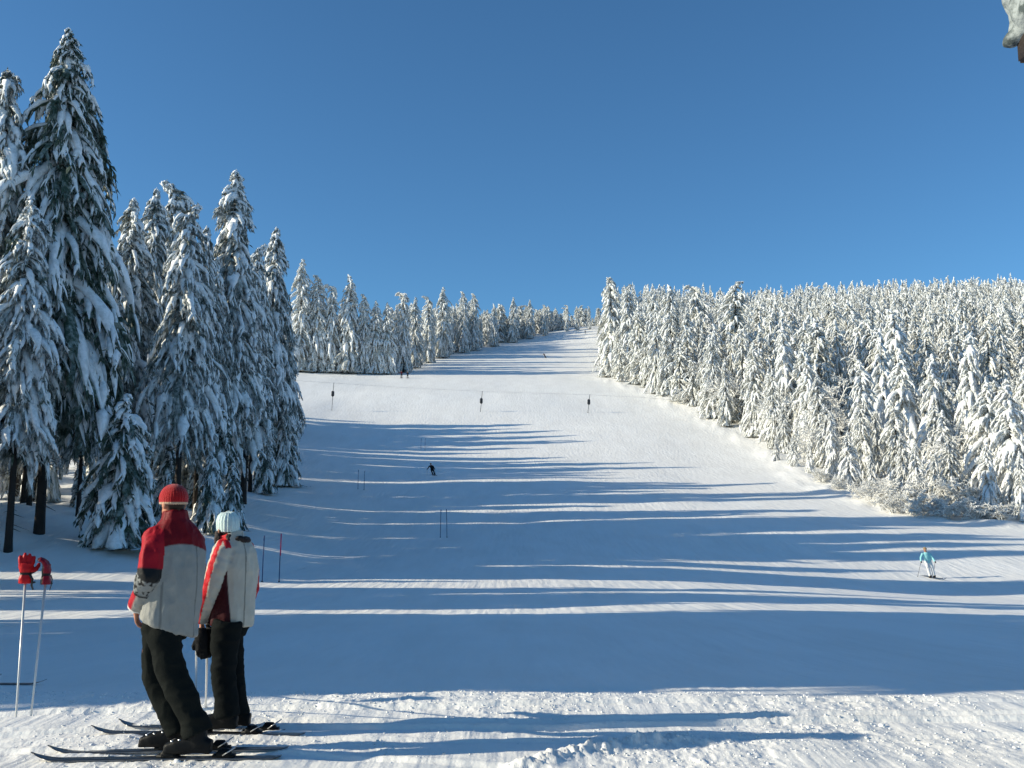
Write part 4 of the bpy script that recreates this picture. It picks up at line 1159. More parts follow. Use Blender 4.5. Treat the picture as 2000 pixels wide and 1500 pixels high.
# trousers
mb = MB()
nearL = [mp(326, 1210, -0.03), mp(322, 1245, -0.07), mp(324, 1280, -0.09), mp(336, 1318, -0.09), mp(357, 1360, -0.10), mp(375, 1400, -0.10), mp(386, 1432, -0.10)]
farL = [mp(322, 1210, 0.05), mp(312, 1245, 0.08), mp(306, 1280, 0.10), mp(308, 1318, 0.10), mp(322, 1360, 0.10), mp(340, 1400, 0.10), mp(352, 1428, 0.10)]
for ch in (nearL, farL):
    mb.tube(ch, [0.098, 0.106, 0.097, 0.092, 0.086, 0.084, 0.092], k=22, side=(0, 1, 0))
mb.tube([mp(328, 1190), mp(326, 1215), mp(320, 1245)], [0.155, 0.158, 0.142], [0.115, 0.118, 0.115], k=28, side=tuple(rgt))
moved(mb, O_)
def man_pants_col(co, no):
    W = co + O_
    c = np.tile((0.011, 0.013, 0.012), (len(W), 1)).astype(float)
    dd, tt = axis_param(W, farL)
    logo = np.linalg.norm(W - (mp(281, 1271, 0.05)), axis=1) < 0.014
    c[logo] = (0.6, 0.3, 0.25)
    return c
tr = sculpt('trousers', mb, 0.010, M_PANTS, man_pants_col, 5, cloth(0.010, 6, 13, (1, 1, 1.5)), man)
# boots
for q, (px, py, dy, tt) in enumerate([(388, 1455, -0.10, (384, 1425, -0.10)), (338, 1447, 0.10, (352, 1418, 0.10))]):
    p = mp(px, py, dy); p[2] = gz(p[0], p[1]) + 0.035
    t = mp(*tt)
    b = add_boot(man, p - O_, (-1, 0.02, 0), (t - O_))
# body: head, neck, hands in one skin
mb = MB()
hc = mp(339, 983)
hd = np.array((-0.80, 0.60, 0)); hr = np.array((0.60, 0.80, 0))
RH = np.stack([hr, hd, (0, 0, 1)], 1)
mb.ellipsoid(hc + np.array((0, 0, 0.02)), (0.074, 0.094, 0.105), rot=RH, k=24, m=18)
mb.ellipsoid(hc + hd * 0.025 + np.array((0, 0, -0.055)), (0.056, 0.068, 0.062), rot=RH, k=20, m=14)
mb.tube([hc + hd * 0.085 + np.array((0, 0, 0.012)), hc + hd * 0.100 + np.array((0, 0, -0.012)), hc + hd * 0.096 + np.array((0, 0, -0.03))], [0.009, 0.014, 0.012], k=8, side=tuple(hr))
mb.tube([hc + hd * 0.078 + hr * -0.024 + np.array((0, 0, -0.058)), hc + hd * 0.083 + np.array((0, 0, -0.058)), hc + hd * 0.078 + hr * 0.024 + np.array((0, 0, -0.058))], [0.006, 0.008, 0.006], k=8, side=(0, 0, 1))
for sg in (-1, 1):
    mb.ellipsoid(hc + hr * 0.076 * sg + hd * -0.008 + np.array((0, 0, -0.008)), (0.012, 0.022, 0.034), rot=RH)
mb.tube([hc + np.array((0, 0, -0.02)), mp(340, 1008), mp(340, 1035), mp(338, 1090), mp(328, 1180)], [0.058, 0.058, 0.075, 0.10, 0.11], [0.058, 0.058, 0.07, 0.08, 0.09], k=20, side=tuple(rgt))
mb.tube(armL, [0.05, 0.045, 0.04, 0.034, 0.028], k=12); mb.tube(armR, [0.05, 0.045, 0.04, 0.034, 0.028], k=12)
for ch in (nearL, farL): mb.tube(ch[:-1], 0.06, k=12, side=(0, 1, 0))
add_hand(mb, armL[-1], np.array((0.05, 0.25, -1.0)), np.array((1, 0.2, 0)), 1.0, 0.5)
add_hand(mb, armR[-1], np.array((-0.8, 0.4, -0.3)), np.array((0, 0, -1)), 1.0, 0.9)
moved(mb, O_)
def man_skin(co, no):
    W = co + O_
    c = np.tile((0.52, 0.24, 0.15), (len(W), 1)).astype(float)
    hl = (W - hc)
    hair = sstep(0.0, 0.02, -(hl @ hd) - 0.02) * (hl[:, 2] > -0.045)
    c = mixc(c, (0.03, 0.018, 0.012), hair)
    lips = (hl @ hd > 0.07) & (np.abs(hl[:, 2] + 0.058) < 0.009); c[lips] = (0.40, 0.12, 0.09)
    for sg in (-1, 1):
        e = np.linalg.norm(hl - (hd * 0.082 + hr * 0.030 * sg + np.array((0, 0, 0.012))), axis=1) < 0.011; c[e] = (0.05, 0.03, 0.02)
    return c
sculpt('body', mb, 0.0065, M_SKIN, man_skin, 3, None, man)
# hat
mb = MB()
mb.ellipsoid(hc + np.array((0, 0, 0.040)), (0.088, 0.104, 0.092), rot=RH, k=28, m=18)
mb.tube([hc + np.array((0, 0, -0.006)), hc + np.array((0, 0, 0.045))], [0.087, 0.090], [0.103, 0.106], k=30, side=tuple(hr))
moved(mb, O_)
def hat_col(co, no):
    W = co + O_
    c = np.tile((0.42, 0.007, 0.010), (len(W), 1)).astype(float)
    z = W[:, 2] - hc[2]
    c = mixc(c, (0.62, 0.45, 0.30), (1 - sstep(0.004, 0.007, z)) * sstep(-0.012, -0.005, z))
    c = mixc(c, (0.03, 0.02, 0.02), 1 - sstep(-0.012, -0.006, z))
    return c
def hat_rib(co):
    W = co + O_ - hc
    a = np.arctan2(W @ hd, W @ hr)
    return 0.0018 * np.sin(a * 34)
sculpt('hat', mb, 0.006, M_KNIT, hat_col, 4, hat_rib, man)['label'] = 'red knitted hat with a thin tan band'
add_ski((mp(316, 1462)[0], MY - 0.10, 0), (-1, -0.01, 0), 1.62, 'ski nearest to the viewer under the person in red hat', 'skis of the two waiting people', bind=-0.23)
add_ski((mp(318, 1449)[0], MY + 0.10, 0), (-1, 0.015, 0), 1.62, 'second ski of the person in red hat, behind the nearest one', 'skis of the two waiting people', bind=-0.14)

# ---- the woman in the pale hat ---------------------------------------------
WY = 7.36
def wp(px, py, dy=0.0): return np.array(tuple(at(px, py, WY + dy)))
fw = np.array((-0.62, 0.78, 0)); fw /= np.linalg.norm(fw); rw = np.array((fw[1], -fw[0], 0))
wom = empty('person', (wp(448, 1410)[0], WY, gz(wp(448, 1410)[0], WY)))
tag(wom, 'person in pale blue knitted hat and cream jacket with red sleeve stripe, holding black gloves', 'person')
O2 = np.array(wom.location)
wL = [wp(436, 1072, -0.10), wp(424, 1108, -0.14), wp(411, 1150, -0.14), wp(400, 1186, -0.10), wp(394, 1214, -0.06)]
wR = [wp(478, 1072, 0.13), wp(486, 1108, 0.12), wp(490, 1150, 0.10), wp(482, 1172, 0.18), wp(460, 1190, 0.28)]
wT = [wp(450, 1042), wp(453, 1055), wp(456, 1068), wp(459, 1085), wp(460, 1110), wp(459, 1140), wp(457, 1170), wp(454, 1200), wp(452, 1221)]
wa = [0.085, 0.095, 0.135, 0.165, 0.172, 0.160, 0.158, 0.165, 0.165]
wb = [0.075, 0.085, 0.100, 0.115, 0.120, 0.115, 0.118, 0.125, 0.122]
mb = MB()
mb.tube(wT, wa, wb, k=32, side=tuple(rw))
mb.tube(wL, [0.072, 0.070, 0.062, 0.054, 0.044], k=20, side=(1, 0, 0))
mb.tube(wR, [0.070, 0.068, 0.060, 0.052, 0.044], k=20, side=(1, 0, 0))
mb.ellipsoid(wp(438, 1071, -0.08), (0.075, 0.075, 0.066)); mb.ellipsoid(wp(476, 1071, 0.11), (0.075, 0.075, 0.066))
moved(mb, O2)
CREAM = np.array((0.52, 0.49, 0.41)); WRED = np.array((0.60, 0.015, 0.025))
def wom_col(co, no):
    W = co + O2
    c = np.tile(CREAM, (len(W), 1))
    C = wp(458, 1120); lx = (W - C) @ rw; lf = (W - C) @ fw
    dL, tL = axis_param(W, wL); dR, tR = axis_param(W, wR); dT, tT = axis_param(W, wT)
    # dark red side panels under the arms
    sp = sstep(0.055, 0.062, -lx + 0.35 * (W[:, 2] - wp(455, 1215)[2]) * -0.0 - 0.10 * (W[:, 2] - wp(455, 1220)[2])) * (1 - sstep(0.05, 0.07, lf)) * (W[:, 2] < wp(455, 1112)[2])
    c = mixc(c, (0.045, 0.004, 0.007), sp)
    TN = torso_norm(W, wT, wa, wb, rw, fw)
    onL = (dL < 0.1) & (dL / np.interp(tL, [0, 0.25, 0.55, 0.8, 1], [0.072, 0.070, 0.062, 0.054, 0.044]) < TN * 1.02)
    onR = (dR < 0.1) & (dR / 0.06 < TN)
    sleeve = np.tile(CREAM, (len(W), 1))
    # stripe along the outer side of the sleeve
    nn = no[:, :2] / (np.linalg.norm(no[:, :2], axis=1)[:, None] + 1e-6)
    nx = nn @ np.array((-0.40, -0.917))
    st = sstep(0.935, 0.95, nx)
    sl = mixc(sleeve, WRED, st)
    c = np.where(onL[:, None], sl, c)
    nx2 = no @ np.array((0.9, 0.4, 0.0)); sr = mixc(sleeve, WRED * 0.8, sstep(0.6, 0.7, nx2))
    c = np.where(onR[:, None], sr, c)
    # stripe over the shoulder to the collar
    sh = (1 - sstep(0.020, 0.026, np.abs(lx + 0.10))) * (W[:, 2] > wp(455, 1070)[2]) * (lf < 0.02)
    c = mixc(c, WRED, sh * (dT > 0.07))
    for sx in (0.035,):
        c = mixc(c, CREAM * 0.35, (1 - sstep(0.002, 0.005, np.abs(lx - sx))) * (lf < 0) * (~onL))
    return c
def puff(co):
    W = co + O2
    a = np.sin((W[:, 2] * 2 + W[:, 0] * 1.1) * 48 + 1.5 * vnoise(W[:, 0] * 9, W[:, 1] * 9, W[:, 2] * 9, 3))
    dL, tL = axis_param(W, wL)
    return cloth(0.0055, 8, 23, (1.6, 1.6, 0.8))(co) + cloth(0.0022, 19, 25, (1, 1, 0.8))(co) + 0.0022 * a * (dL < 0.09)
sculpt('jacket', mb, 0.008, M_CLOTH, wom_col, 5, puff, wom)['label'] = 'cream jacket with a red stripe down the sleeve and dark red side panel'
mb = MB()
wn = [wp(446, 1212, -0.08), wp(440, 1245, -0.09), wp(437, 1290, -0.10), wp(438, 1330, -0.10), wp(442, 1368, -0.11), wp(443, 1398, -0.11)]
wf_ = [wp(450, 1212, 0.07), wp(448, 1245, 0.08), wp(450, 1290, 0.09), wp(455, 1330, 0.09), wp(461, 1368, 0.09), wp(464, 1396, 0.09)]
for ch in (wn, wf_): mb.tube(ch, [0.105, 0.100, 0.090, 0.082, 0.078, 0.088], k=22, side=(0, 1, 0))
mb.tube([wp(453, 1190), wp(451, 1215), wp(447, 1240)], [0.140, 0.148, 0.12], [0.105, 0.110, 0.10], k=26, side=tuple(rw))
moved(mb, O2)
sculpt('trousers', mb, 0.010, M_PANTS, lambda co, no: np.tile((0.010, 0.012, 0.012), (len(co), 1)), 5, cloth(0.008, 7, 33, (1, 1, 1.6)), wom)
for q, (px, dy, tt) in enumerate([(440, -0.11, (444, 1392, -0.11)), (466, 0.10, (465, 1388, 0.10))]):
    p = wp(px, 1412, dy); p[2] = gz(p[0], p[1]) + 0.035
    add_boot(wom, p - O2, (-1, 0.02, 0), wp(*tt) - O2)
mb = MB()
hw = wp(445, 1036)
wd = np.array((-0.75, 0.66, 0)); wd /= np.linalg.norm(wd); wr_ = np.array((wd[1], -wd[0], 0)); RW = np.stack([wr_, wd, (0, 0, 1)], 1)
mb.ellipsoid(hw + np.array((0, 0, 0.015)), (0.068, 0.086, 0.098), rot=RW, k=24, m=18)
mb.ellipsoid(hw + wd * 0.022 + np.array((0, 0, -0.11)), (0.050, 0.060, 0.056), rot=RW)
mb.tube([hw + wd * 0.078 + np.array((0, 0, 0.010)), hw + wd * 0.092 + np.array((0, 0, -0.012)), hw + wd * 0.086 + np.array((0, 0, -0.026))], [0.008, 0.012, 0.010], k=8, side=tuple(wr_))
for sg in (-1, 1): mb.ellipsoid(hw + wr_ * 0.069 * sg + np.array((0, 0, -0.006)), (0.011, 0.020, 0.030), rot=RW)
mb.tube([hw, wp(451, 1055), wp(456, 1080), wp(459, 1120), wp(453, 1195)], [0.050, 0.052, 0.07, 0.09, 0.09], [0.05, 0.05, 0.06, 0.07, 0.07], k=20, side=tuple(rw))
mb.tube(wL, [0.045, 0.04, 0.035, 0.03, 0.025], k=12); mb.tube(wR, [0.045, 0.04, 0.035, 0.03, 0.025], k=12)
for ch in (wn, wf_): mb.tube(ch[:-1], 0.05, k=12, side=(0, 1, 0))
add_hand(mb, wL[-1], np.array((-0.10, 0.25, -1.0)), np.array((1, 0.3, 0)), 0.92, 0.75)
add_hand(mb, wR[-1], np.array((-0.8, 0.5, -0.2)), np.array((0, 0, -1)), 0.92, 0.9)
moved(mb, O2)
def wskin(co, no):
    W = co + O2; hl = W - hw
    c = np.tile((0.55, 0.25, 0.16), (len(W), 1)).astype(float)
    c = mixc(c, (0.018, 0.010, 0.008), sstep(0.0, 0.02, -(hl @ wd) + 0.01) * (hl[:, 2] > -0.08))
    for sg in (-1, 1):
        e = np.linalg.norm(hl - (wd * 0.074 + wr_ * 0.028 * sg + np.array((0, 0, 0.010))), axis=1) < 0.010; c[e] = (0.05, 0.03, 0.02)
    lips = (hl @ wd > 0.06) & (np.abs(hl[:, 2] + 0.052) < 0.008); c[lips] = (0.42, 0.12, 0.10)
    return c
sculpt('body', mb, 0.0065, M_SKIN, wskin, 3, None, wom)
mb = MB()
mb.tube([hw + np.array((0, 0, -0.012)), hw + np.array((0, 0, 0.03)), hw + np.array((-0.002, 0, 0.07)), hw + np.array((0.0, 0, 0.105)), hw + np.array((0.002, 0, 0.13))], [0.073, 0.080, 0.082, 0.074, 0.052], [0.089, 0.096, 0.094, 0.080, 0.055], k=28, side=tuple(wr_))
mb.tube([hw + np.array((0.0, 0, 0.105)), hw + np.array((0.035, -0.02, 0.108)), hw + np.array((0.060, -0.03, 0.075))], [0.045, 0.035, 0.018], k=14)
moved(mb, O2)
def whrib(co):
    W = co + O2 - hw
    return 0.0022 * np.sin(np.arctan2(W @ wd, W @ wr_) * 20)
sculpt('hat', mb, 0.006, M_KNIT, lambda co, no: np.tile((0.62, 0.78, 0.76), (len(co), 1)), 4, whrib, wom)['label'] = 'pale blue ribbed knitted hat with a floppy top'
# hair and dark fur trim round the collar
mb = MB()
mb.tube([hw + wd * 0.03 - wr_ * 0.062 + np.array((0, 0, -0.01)), hw - wr_ * 0.078 + np.array((0, 0, -0.055)), hw - wr_ * 0.088 + wd * 0.01 + np.array((0, 0, -0.10))], [0.022, 0.026, 0.014], k=12)
mb.tube([hw - wd * 0.06 + np.array((0, 0, -0.03)), hw - wd * 0.075 + np.array((0, 0, -0.075)), hw - wd * 0.06 + np.array((0, 0, -0.11))], [0.055, 0.055, 0.03], [0.03, 0.03, 0.02], k=14, side=tuple(wr_))
moved(mb, O2)
sculpt('hair', mb, 0.007, M_FUR, None, 2, cloth(0.003, 60, 3, (1, 1, 0.3)), wom)
mb = MB()
th = np.radians(np.linspace(-150, 95, 26)); cc = wp(454, 1054)
ring = [cc + rw * math.cos(a) * 0.108 + fw * math.sin(a) * -0.088 + np.array((0, 0, 0.022 * math.cos(a) * -1 + 0.012)) for a in th]
mb.tube(ring, np.concatenate([np.linspace(0.012, 0.030, 13), np.linspace(0.030, 0.016, 13)]), k=12, side=(0, 0, 1))
moved(mb, O2)
sculpt('fur_trim', mb, 0.008, M_FUR, None, 1, cloth(0.006, 70, 8, (1, 1, 1)), wom)
add_ski((wp(396, 1421)[0], WY - 0.115, 0), (-1, 0.012, 0), 1.54, 'nearer ski of the person in cream jacket, its tail reaching right', 'skis of the two waiting people', bind=-0.18)
add_ski((wp(385, 1409)[0], WY + 0.10, 0), (-1, 0.05, 0), 1.25, 'farther ski of the person in cream jacket', 'skis of the two waiting people', bind=-0.30)
# black gloves hanging from her hand and her poles
gp = wp(399, 1256, -0.10)
gl = empty('glove_pair', tuple(gp))
for q, (dx, dy, rot) in enumerate([(-0.012, -0.02, 0.10), (0.030, 0.03, -0.12)]):
    mb = MB()
    b = np.array((dx, dy, 0.0)); v = np.array((rot, 0, -1.0)); v /= np.linalg.norm(v)
    mb.tube([b - v * 0.11, b - v * 0.05, b, b + v * 0.05], [0.035, 0.050, 0.046, 0.044], [0.028, 0.036, 0.030, 0.026], k=16, side=(1, 0, 0))
    for k_, (o_, L) in enumerate([(-0.030, 0.055), (-0.010, 0.068), (0.011, 0.064), (0.030, 0.048)]):
        mb.tube([b + v * 0.035 + np.array((o_, 0, 0)), b + v * (0.05 + L * 0.5) + np.array((o_ * 1.1, 0.006, 0)), b + v * (0.045 + L) + np.array((o_ * 1.05, 0.018, 0))], [0.015, 0.0145, 0.010], k=10)
    mb.tube([b + v * -0.02 + np.array((-0.04, 0, 0)), b + v * 0.02 + np.array((-0.062, 0.004, 0)), b + v * 0.05 + np.array((-0.062, 0.008, 0))], [0.016, 0.015, 0.010], k=10)
    sculpt('glove', mb, 0.006, M_BLACKGLOVE, None, 2, cloth(0.002, 20, q), gl)
tag(gl, 'pair of black gloves hanging from the hand of the person in cream jacket', 'gloves')
t1 = on_ground(384, 1350, 6.5)
add_pole(wp(393, 1222, -0.03) + np.array((-0.045, 0.02, 0.085)), np.array(tuple(t1)) + np.array((0, 0, -0.11)), 'thin pale ski pole between the two waiting people, left one', 'ski poles held by the person in cream')
t2 = on_ground(402, 1384, 6.5)
add_pole(wp(400, 1232, -0.02) + np.array((0.012, 0.03, 0.05)), np.array(tuple(t2)) + np.array((0, 0, -0.11)), 'thin pale ski pole under the black gloves, right one', 'ski poles held by the person in cream')

# ---- planted poles with red gloves ------------------------------------------
def red_glove_col(base, dark):
    def fn(co, no):
        c = np.tile((0.20, 0.006, 0.02) if dark else (0.50, 0.012, 0.016), (len(co), 1)).astype(float)  # dark glove: its shading is put into a deeper red
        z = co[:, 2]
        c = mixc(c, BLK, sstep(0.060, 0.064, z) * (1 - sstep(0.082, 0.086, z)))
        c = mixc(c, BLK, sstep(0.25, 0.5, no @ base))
        return c
    return fn
M_LEATHER = attr_mat('red_glove_leather', 0.4, 0.3, 60)
def upright_glove(name_label, pos, rz, curl, lean):
    mb = MB()
    mb.tube([(0, 0, -0.005), (0, 0, 0.035), (0, 0, 0.07), (0, 0, 0.11), (0, 0, 0.155)], [0.050, 0.052, 0.040, 0.052, 0.054], [0.036, 0.038, 0.030, 0.034, 0.028], k=20)
    for q, (o_, L) in enumerate([(-0.040, 0.066), (-0.014, 0.080), (0.014, 0.076), (0.040, 0.060)]):
        a = curl
        b = np.array((o_, 0, 0.14)); p1 = b + np.array((o_ * 0.15, math.sin(a * 0.5) * L * 0.6, math.cos(a * 0.5) * L * 0.6)); p2 = p1 + np.array((o_ * 0.1, math.sin(a * 1.3) * L * 0.35, math.cos(a * 1.3) * L * 0.35)); p3 = p2 + np.array((0, math.sin(a * 2.2) * L * 0.3, math.cos(a * 2.2) * L * 0.3))
        mb.tube([b - np.array((0, 0, 0.02)), b, p1, p2, p3], [0.0165, 0.017, 0.0165, 0.0155, 0.010], k=10)
    mb.tube([(0.040, 0, 0.085), (0.070, 0.01, 0.105), (0.088, 0.02, 0.135), (0.090, 0.026, 0.155)], [0.018, 0.019, 0.0165, 0.011], k=10)
    o = empty('glove', tuple(pos), rz)
    o.rotation_euler = (lean[1], lean[0], rz)
    g_ = sculpt('glove_shell', mb, 0.0055, M_LEATHER, red_glove_col(np.array((0.0, 1.0, 0.0)), curl > 0.5), 2, cloth(0.0025, 22, 4), o)
    st = MB(); st.tube([(0.03, -0.03, 0.065), (0.055, -0.035, 0.03), (0.050, -0.03, -0.02), (0.062, -0.02, -0.055)], [0.008, 0.009, 0.008, 0.006], [0.004, 0.004, 0.004, 0.003], k=8)
    st.tube([(0.05, -0.032, -0.0), (0.075, -0.02, 0.005)], [0.010, 0.006], k=8)
    link('wrist_strap', st.mesh('wrist_strap', [M_GRIP]), o)
    tag(o, name_label, 'glove', 'red gloves on the planted poles')
    return o
for (xt, yt, xb, yb, lab, glab, rz, curl) in [(52, 1100, 31, 1399, 'left planted ski pole with a red glove on its grip', 'red glove with fingers pointing up on the left planted pole', 0.35, 0.25),
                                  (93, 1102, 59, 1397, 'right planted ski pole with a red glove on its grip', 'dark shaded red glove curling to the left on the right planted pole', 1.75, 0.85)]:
    b = on_ground(xb, yb, 6.5); Yb = b.y
    top = np.array(tuple(at(xt, yt, Yb))); bot = np.array(tuple(b)) + np.array((0, 0, -0.13))
    add_pole(top, bot, lab, 'planted ski poles')
    v = (top - bot) / np.linalg.norm(top - bot)
    gpos = top - v * 0.155
    upright_glove(glab, gpos, rz, curl, (math.atan2(v[0], v[2]), 0.0))
# skis of somebody outside the picture on the left
p = on_ground(15, 1338, 6.5); 
add_ski((p.x - 0.42, p.y, 0), (1, 0.02, 0), 1.6, 'dark ski tip reaching in from the left edge behind the planted poles', 'skis reaching in from the left', bind=-0.1)
p = on_ground(2, 1327, 6.5)
add_ski((p.x - 0.80, p.y, 0), (1, 0.0, 0), 1.6, 'tip of a dark ski just touching the left edge of the photo', 'skis reaching in from the left', bind=-0.1)

# ---- small far skiers ---------------------------------------------------------
def far_skier(px, py, hpx, lean, label, jacket, pants, hatc, crouch=0.0, face=-1, arms=0.5, poles=True, voxel=0.028):
    g_ = on_ground(px, py, 20)
    H = hpx * g_.y / F_PX
    s = H / (1.75 * (1 - 0.25 * crouch))
    o = empty('person', tuple(g_)); o.scale = (s, s, s)
    k_ = crouch
    def J(x, y, z):                       # lean tilts the figure sideways
        return np.array((x + lean * z, y, z))
    hip = J(0, 0.12 * k_, 0.95 - 0.30 * k_); sh = J(0.05 * k_ * face, -0.22 * k_, 1.42 - 0.36 * k_); hd_ = J(0.06 * k_ * face, -0.30 * k_, 1.64 - 0.40 * k_)
    leg = MB(); jac = MB(); bod = MB()
    arms_p = []
    for sg in (-1, 1):
        an = J(0.11 * sg, 0, 0.12); kn = J(0.12 * sg, -0.20 * k_, 0.52 - 0.06 * k_); hp = hip + np.array((0.09 * sg, 0, 0))
        leg.tube([hp + np.array((0, 0, 0.05)), hp * 0.5 + kn * 0.5, kn, kn * 0.4 + an * 0.6, an], [0.11, 0.10, 0.085, 0.08, 0.085], k=12)
        s0 = sh + np.array((0.18 * sg, 0, 0)); el = s0 + np.array((0.14 * sg, -0.05, -0.24)); ha = el + np.array(((0.02 + 0.10 * arms) * sg, -0.16, -0.16 - 0.08 * (1 - arms)))
        jac.tube([s0, el, ha], [0.075, 0.065, 0.050], k=12); arms_p.append(ha)
        bod.tube([s0, el, ha], 0.035, k=8); bod.ellipsoid(ha + np.array((0, -0.04, -0.03)), (0.045, 0.06, 0.05)); bod.tube([hp, kn, an], 0.05, k=8)
    jac.tube([hip - np.array((0, 0, 0.08)), hip + np.array((0, 0, 0.1)), hip * 0.4 + sh * 0.6, sh, sh + np.array((0, 0, 0.08))], [0.17, 0.17, 0.19, 0.19, 0.08], [0.12, 0.12, 0.14, 0.12, 0.07], k=18)
    bod.ellipsoid(hd_, (0.085, 0.1, 0.115)); bod.tube([hip, sh, hd_], [0.09, 0.08, 0.05], k=10); bod.ellipsoid(hd_ + np.array((0, -0.1, -0.01)), (0.015, 0.02, 0.025))
    flat = lambda c_: (lambda co, no: np.tile(c_, (len(co), 1)))
    sculpt('trousers', leg, voxel, M_CLOTH, flat(pants), 2, None, o)
    sculpt('jacket', jac, voxel, M_CLOTH, flat(jacket), 2, None, o)
    def bc(co, no):
        c = np.tile((0.45, 0.22, 0.15), (len(co), 1)).astype(float); c[co[:, 2] < hd_[2] - 0.25] = (0.03, 0.03, 0.035); return c
    sculpt('body', bod, 0.02, M_SKIN, bc, 1, None, o)
    ht = MB(); ht.ellipsoid(hd_ + np.array((0, 0.01, 0.05)), (0.10, 0.115, 0.09)); link('hat', ht.mesh('hat', [M_KNIT], col=np.tile(hatc, (160, 1))), o)
    for sg in (-1, 1):
        bt = MB(); an = J(0.11 * sg, 0, 0.10)
        bt.tube([an + np.array((0, 0, 0.06)), an + np.array((0, -0.01, -0.02)), an + np.array((0, -0.02, -0.07))], [0.075, 0.07, 0.06], [0.08, 0.11, 0.15], k=12); link('boot', bt.mesh('boot', [M_BOOT]), o)
    tag(o, label, 'person', None)
    # skis and poles are things of their own
    for sg in (-1, 1):
        c = np.array(tuple(g_)) + np.array((0.11 * sg * s, -0.1, 0))
        so = empty('ski', tuple(c)); mb_ = MB()
        dv = np.array((0.35 * face, -0.93, 0)); slope = (gz0(c[0] + dv[0], c[1] + dv[1]) - gz0(c[0] - dv[0], c[1] - dv[1])) / 2
        sv = np.linspace(-0.8, 0.8, 9)
        mb_.tube([dv * q + np.array((0, 0, slope * q + 0.05 + (0.10 if q > 0.75 else 0))) for q in sv], [0.045] * 8 + [0.01], 0.012, k=8, side=(0.93, 0.35 * face, 0))
        link('ski_body', mb_.mesh('ski_body', [M_SKI]), so)
        tag(so, ('left' if sg < 0 else 'right') + ' ski under the ' + label[:60].split(',')[0], 'ski', 'skis of the people on the slope')
        if poles:
            ha = np.array(tuple(g_)) + arms_p[0 if sg < 0 else 1] * s
            tip = ha + np.array((0.05 * sg, 0.45, 0)); tip[2] = gz0(tip[0], tip[1])
            po = empty('ski_pole', tuple(tip)); mb_ = MB(); mb_.tube([(0, 0, 0), ha - tip], [0.008, 0.012], k=6); link('shaft', mb_.mesh('shaft', [M_GRIP]), po)
            mb_ = MB(); mb_.tube([(0, 0, 0.05), (0, 0, 0.06)], [0.04, 0.03], k=8); link('basket', mb_.mesh('basket', [M_GRIP]), po)
            tag(po, ('left' if sg < 0 else 'right') + ' pole held by the ' + label[:60].split(',')[0], 'ski pole', 'poles of the people on the slope')
    return o
CY = np.array((0.30, 0.66, 0.68))
far_skier(1822, 1130, 58, -0.24, 'skier in pale blue jacket and white trousers, leaning into a turn', CY, np.array((0.72, 0.73, 0.72)), np.array((0.30, 0.22, 0.12)), 0.15, 1)
far_skier(848, 929, 23, -0.35, 'skier dressed in black crouching in the shade of the slope', np.array((0.012, 0.014, 0.016)), np.array((0.012, 0.012, 0.014)), np.array((0.01, 0.01, 0.012)), 0.9, 1, arms=1.0)
far_skier(784, 739, 15, 0.0, 'left one of two distant skiers in dark clothes, reddish jacket', np.array((0.10, 0.012, 0.02)), np.array((0.02, 0.02, 0.02)), np.array((0.02, 0.02, 0.02)), 0.1, poles=False, voxel=0.04)
far_skier(796, 739, 13, 0.0, 'right one of two distant skiers in black clothes', np.array((0.02, 0.02, 0.03)), np.array((0.02, 0.02, 0.02)), np.array((0.05, 0.02, 0.02)), 0.1, poles=False, voxel=0.04)
far_skier(1066, 699, 9, -0.5, 'tiny distant skier in brownish clothes on the upper slope', np.array((0.16, 0.08, 0.05)), np.array((0.04, 0.04, 0.05)), np.array((0.05, 0.03, 0.02)), 0.5, poles=False, voxel=0.04)
far_skier(1143, 652, 7, 0.0, 'tiny distant skier in greyish clothes near the summit line', np.array((0.12, 0.11, 0.12)), np.array((0.05, 0.05, 0.05)), np.array((0.05, 0.03, 0.02)), 0.2, poles=False, voxel=0.04)
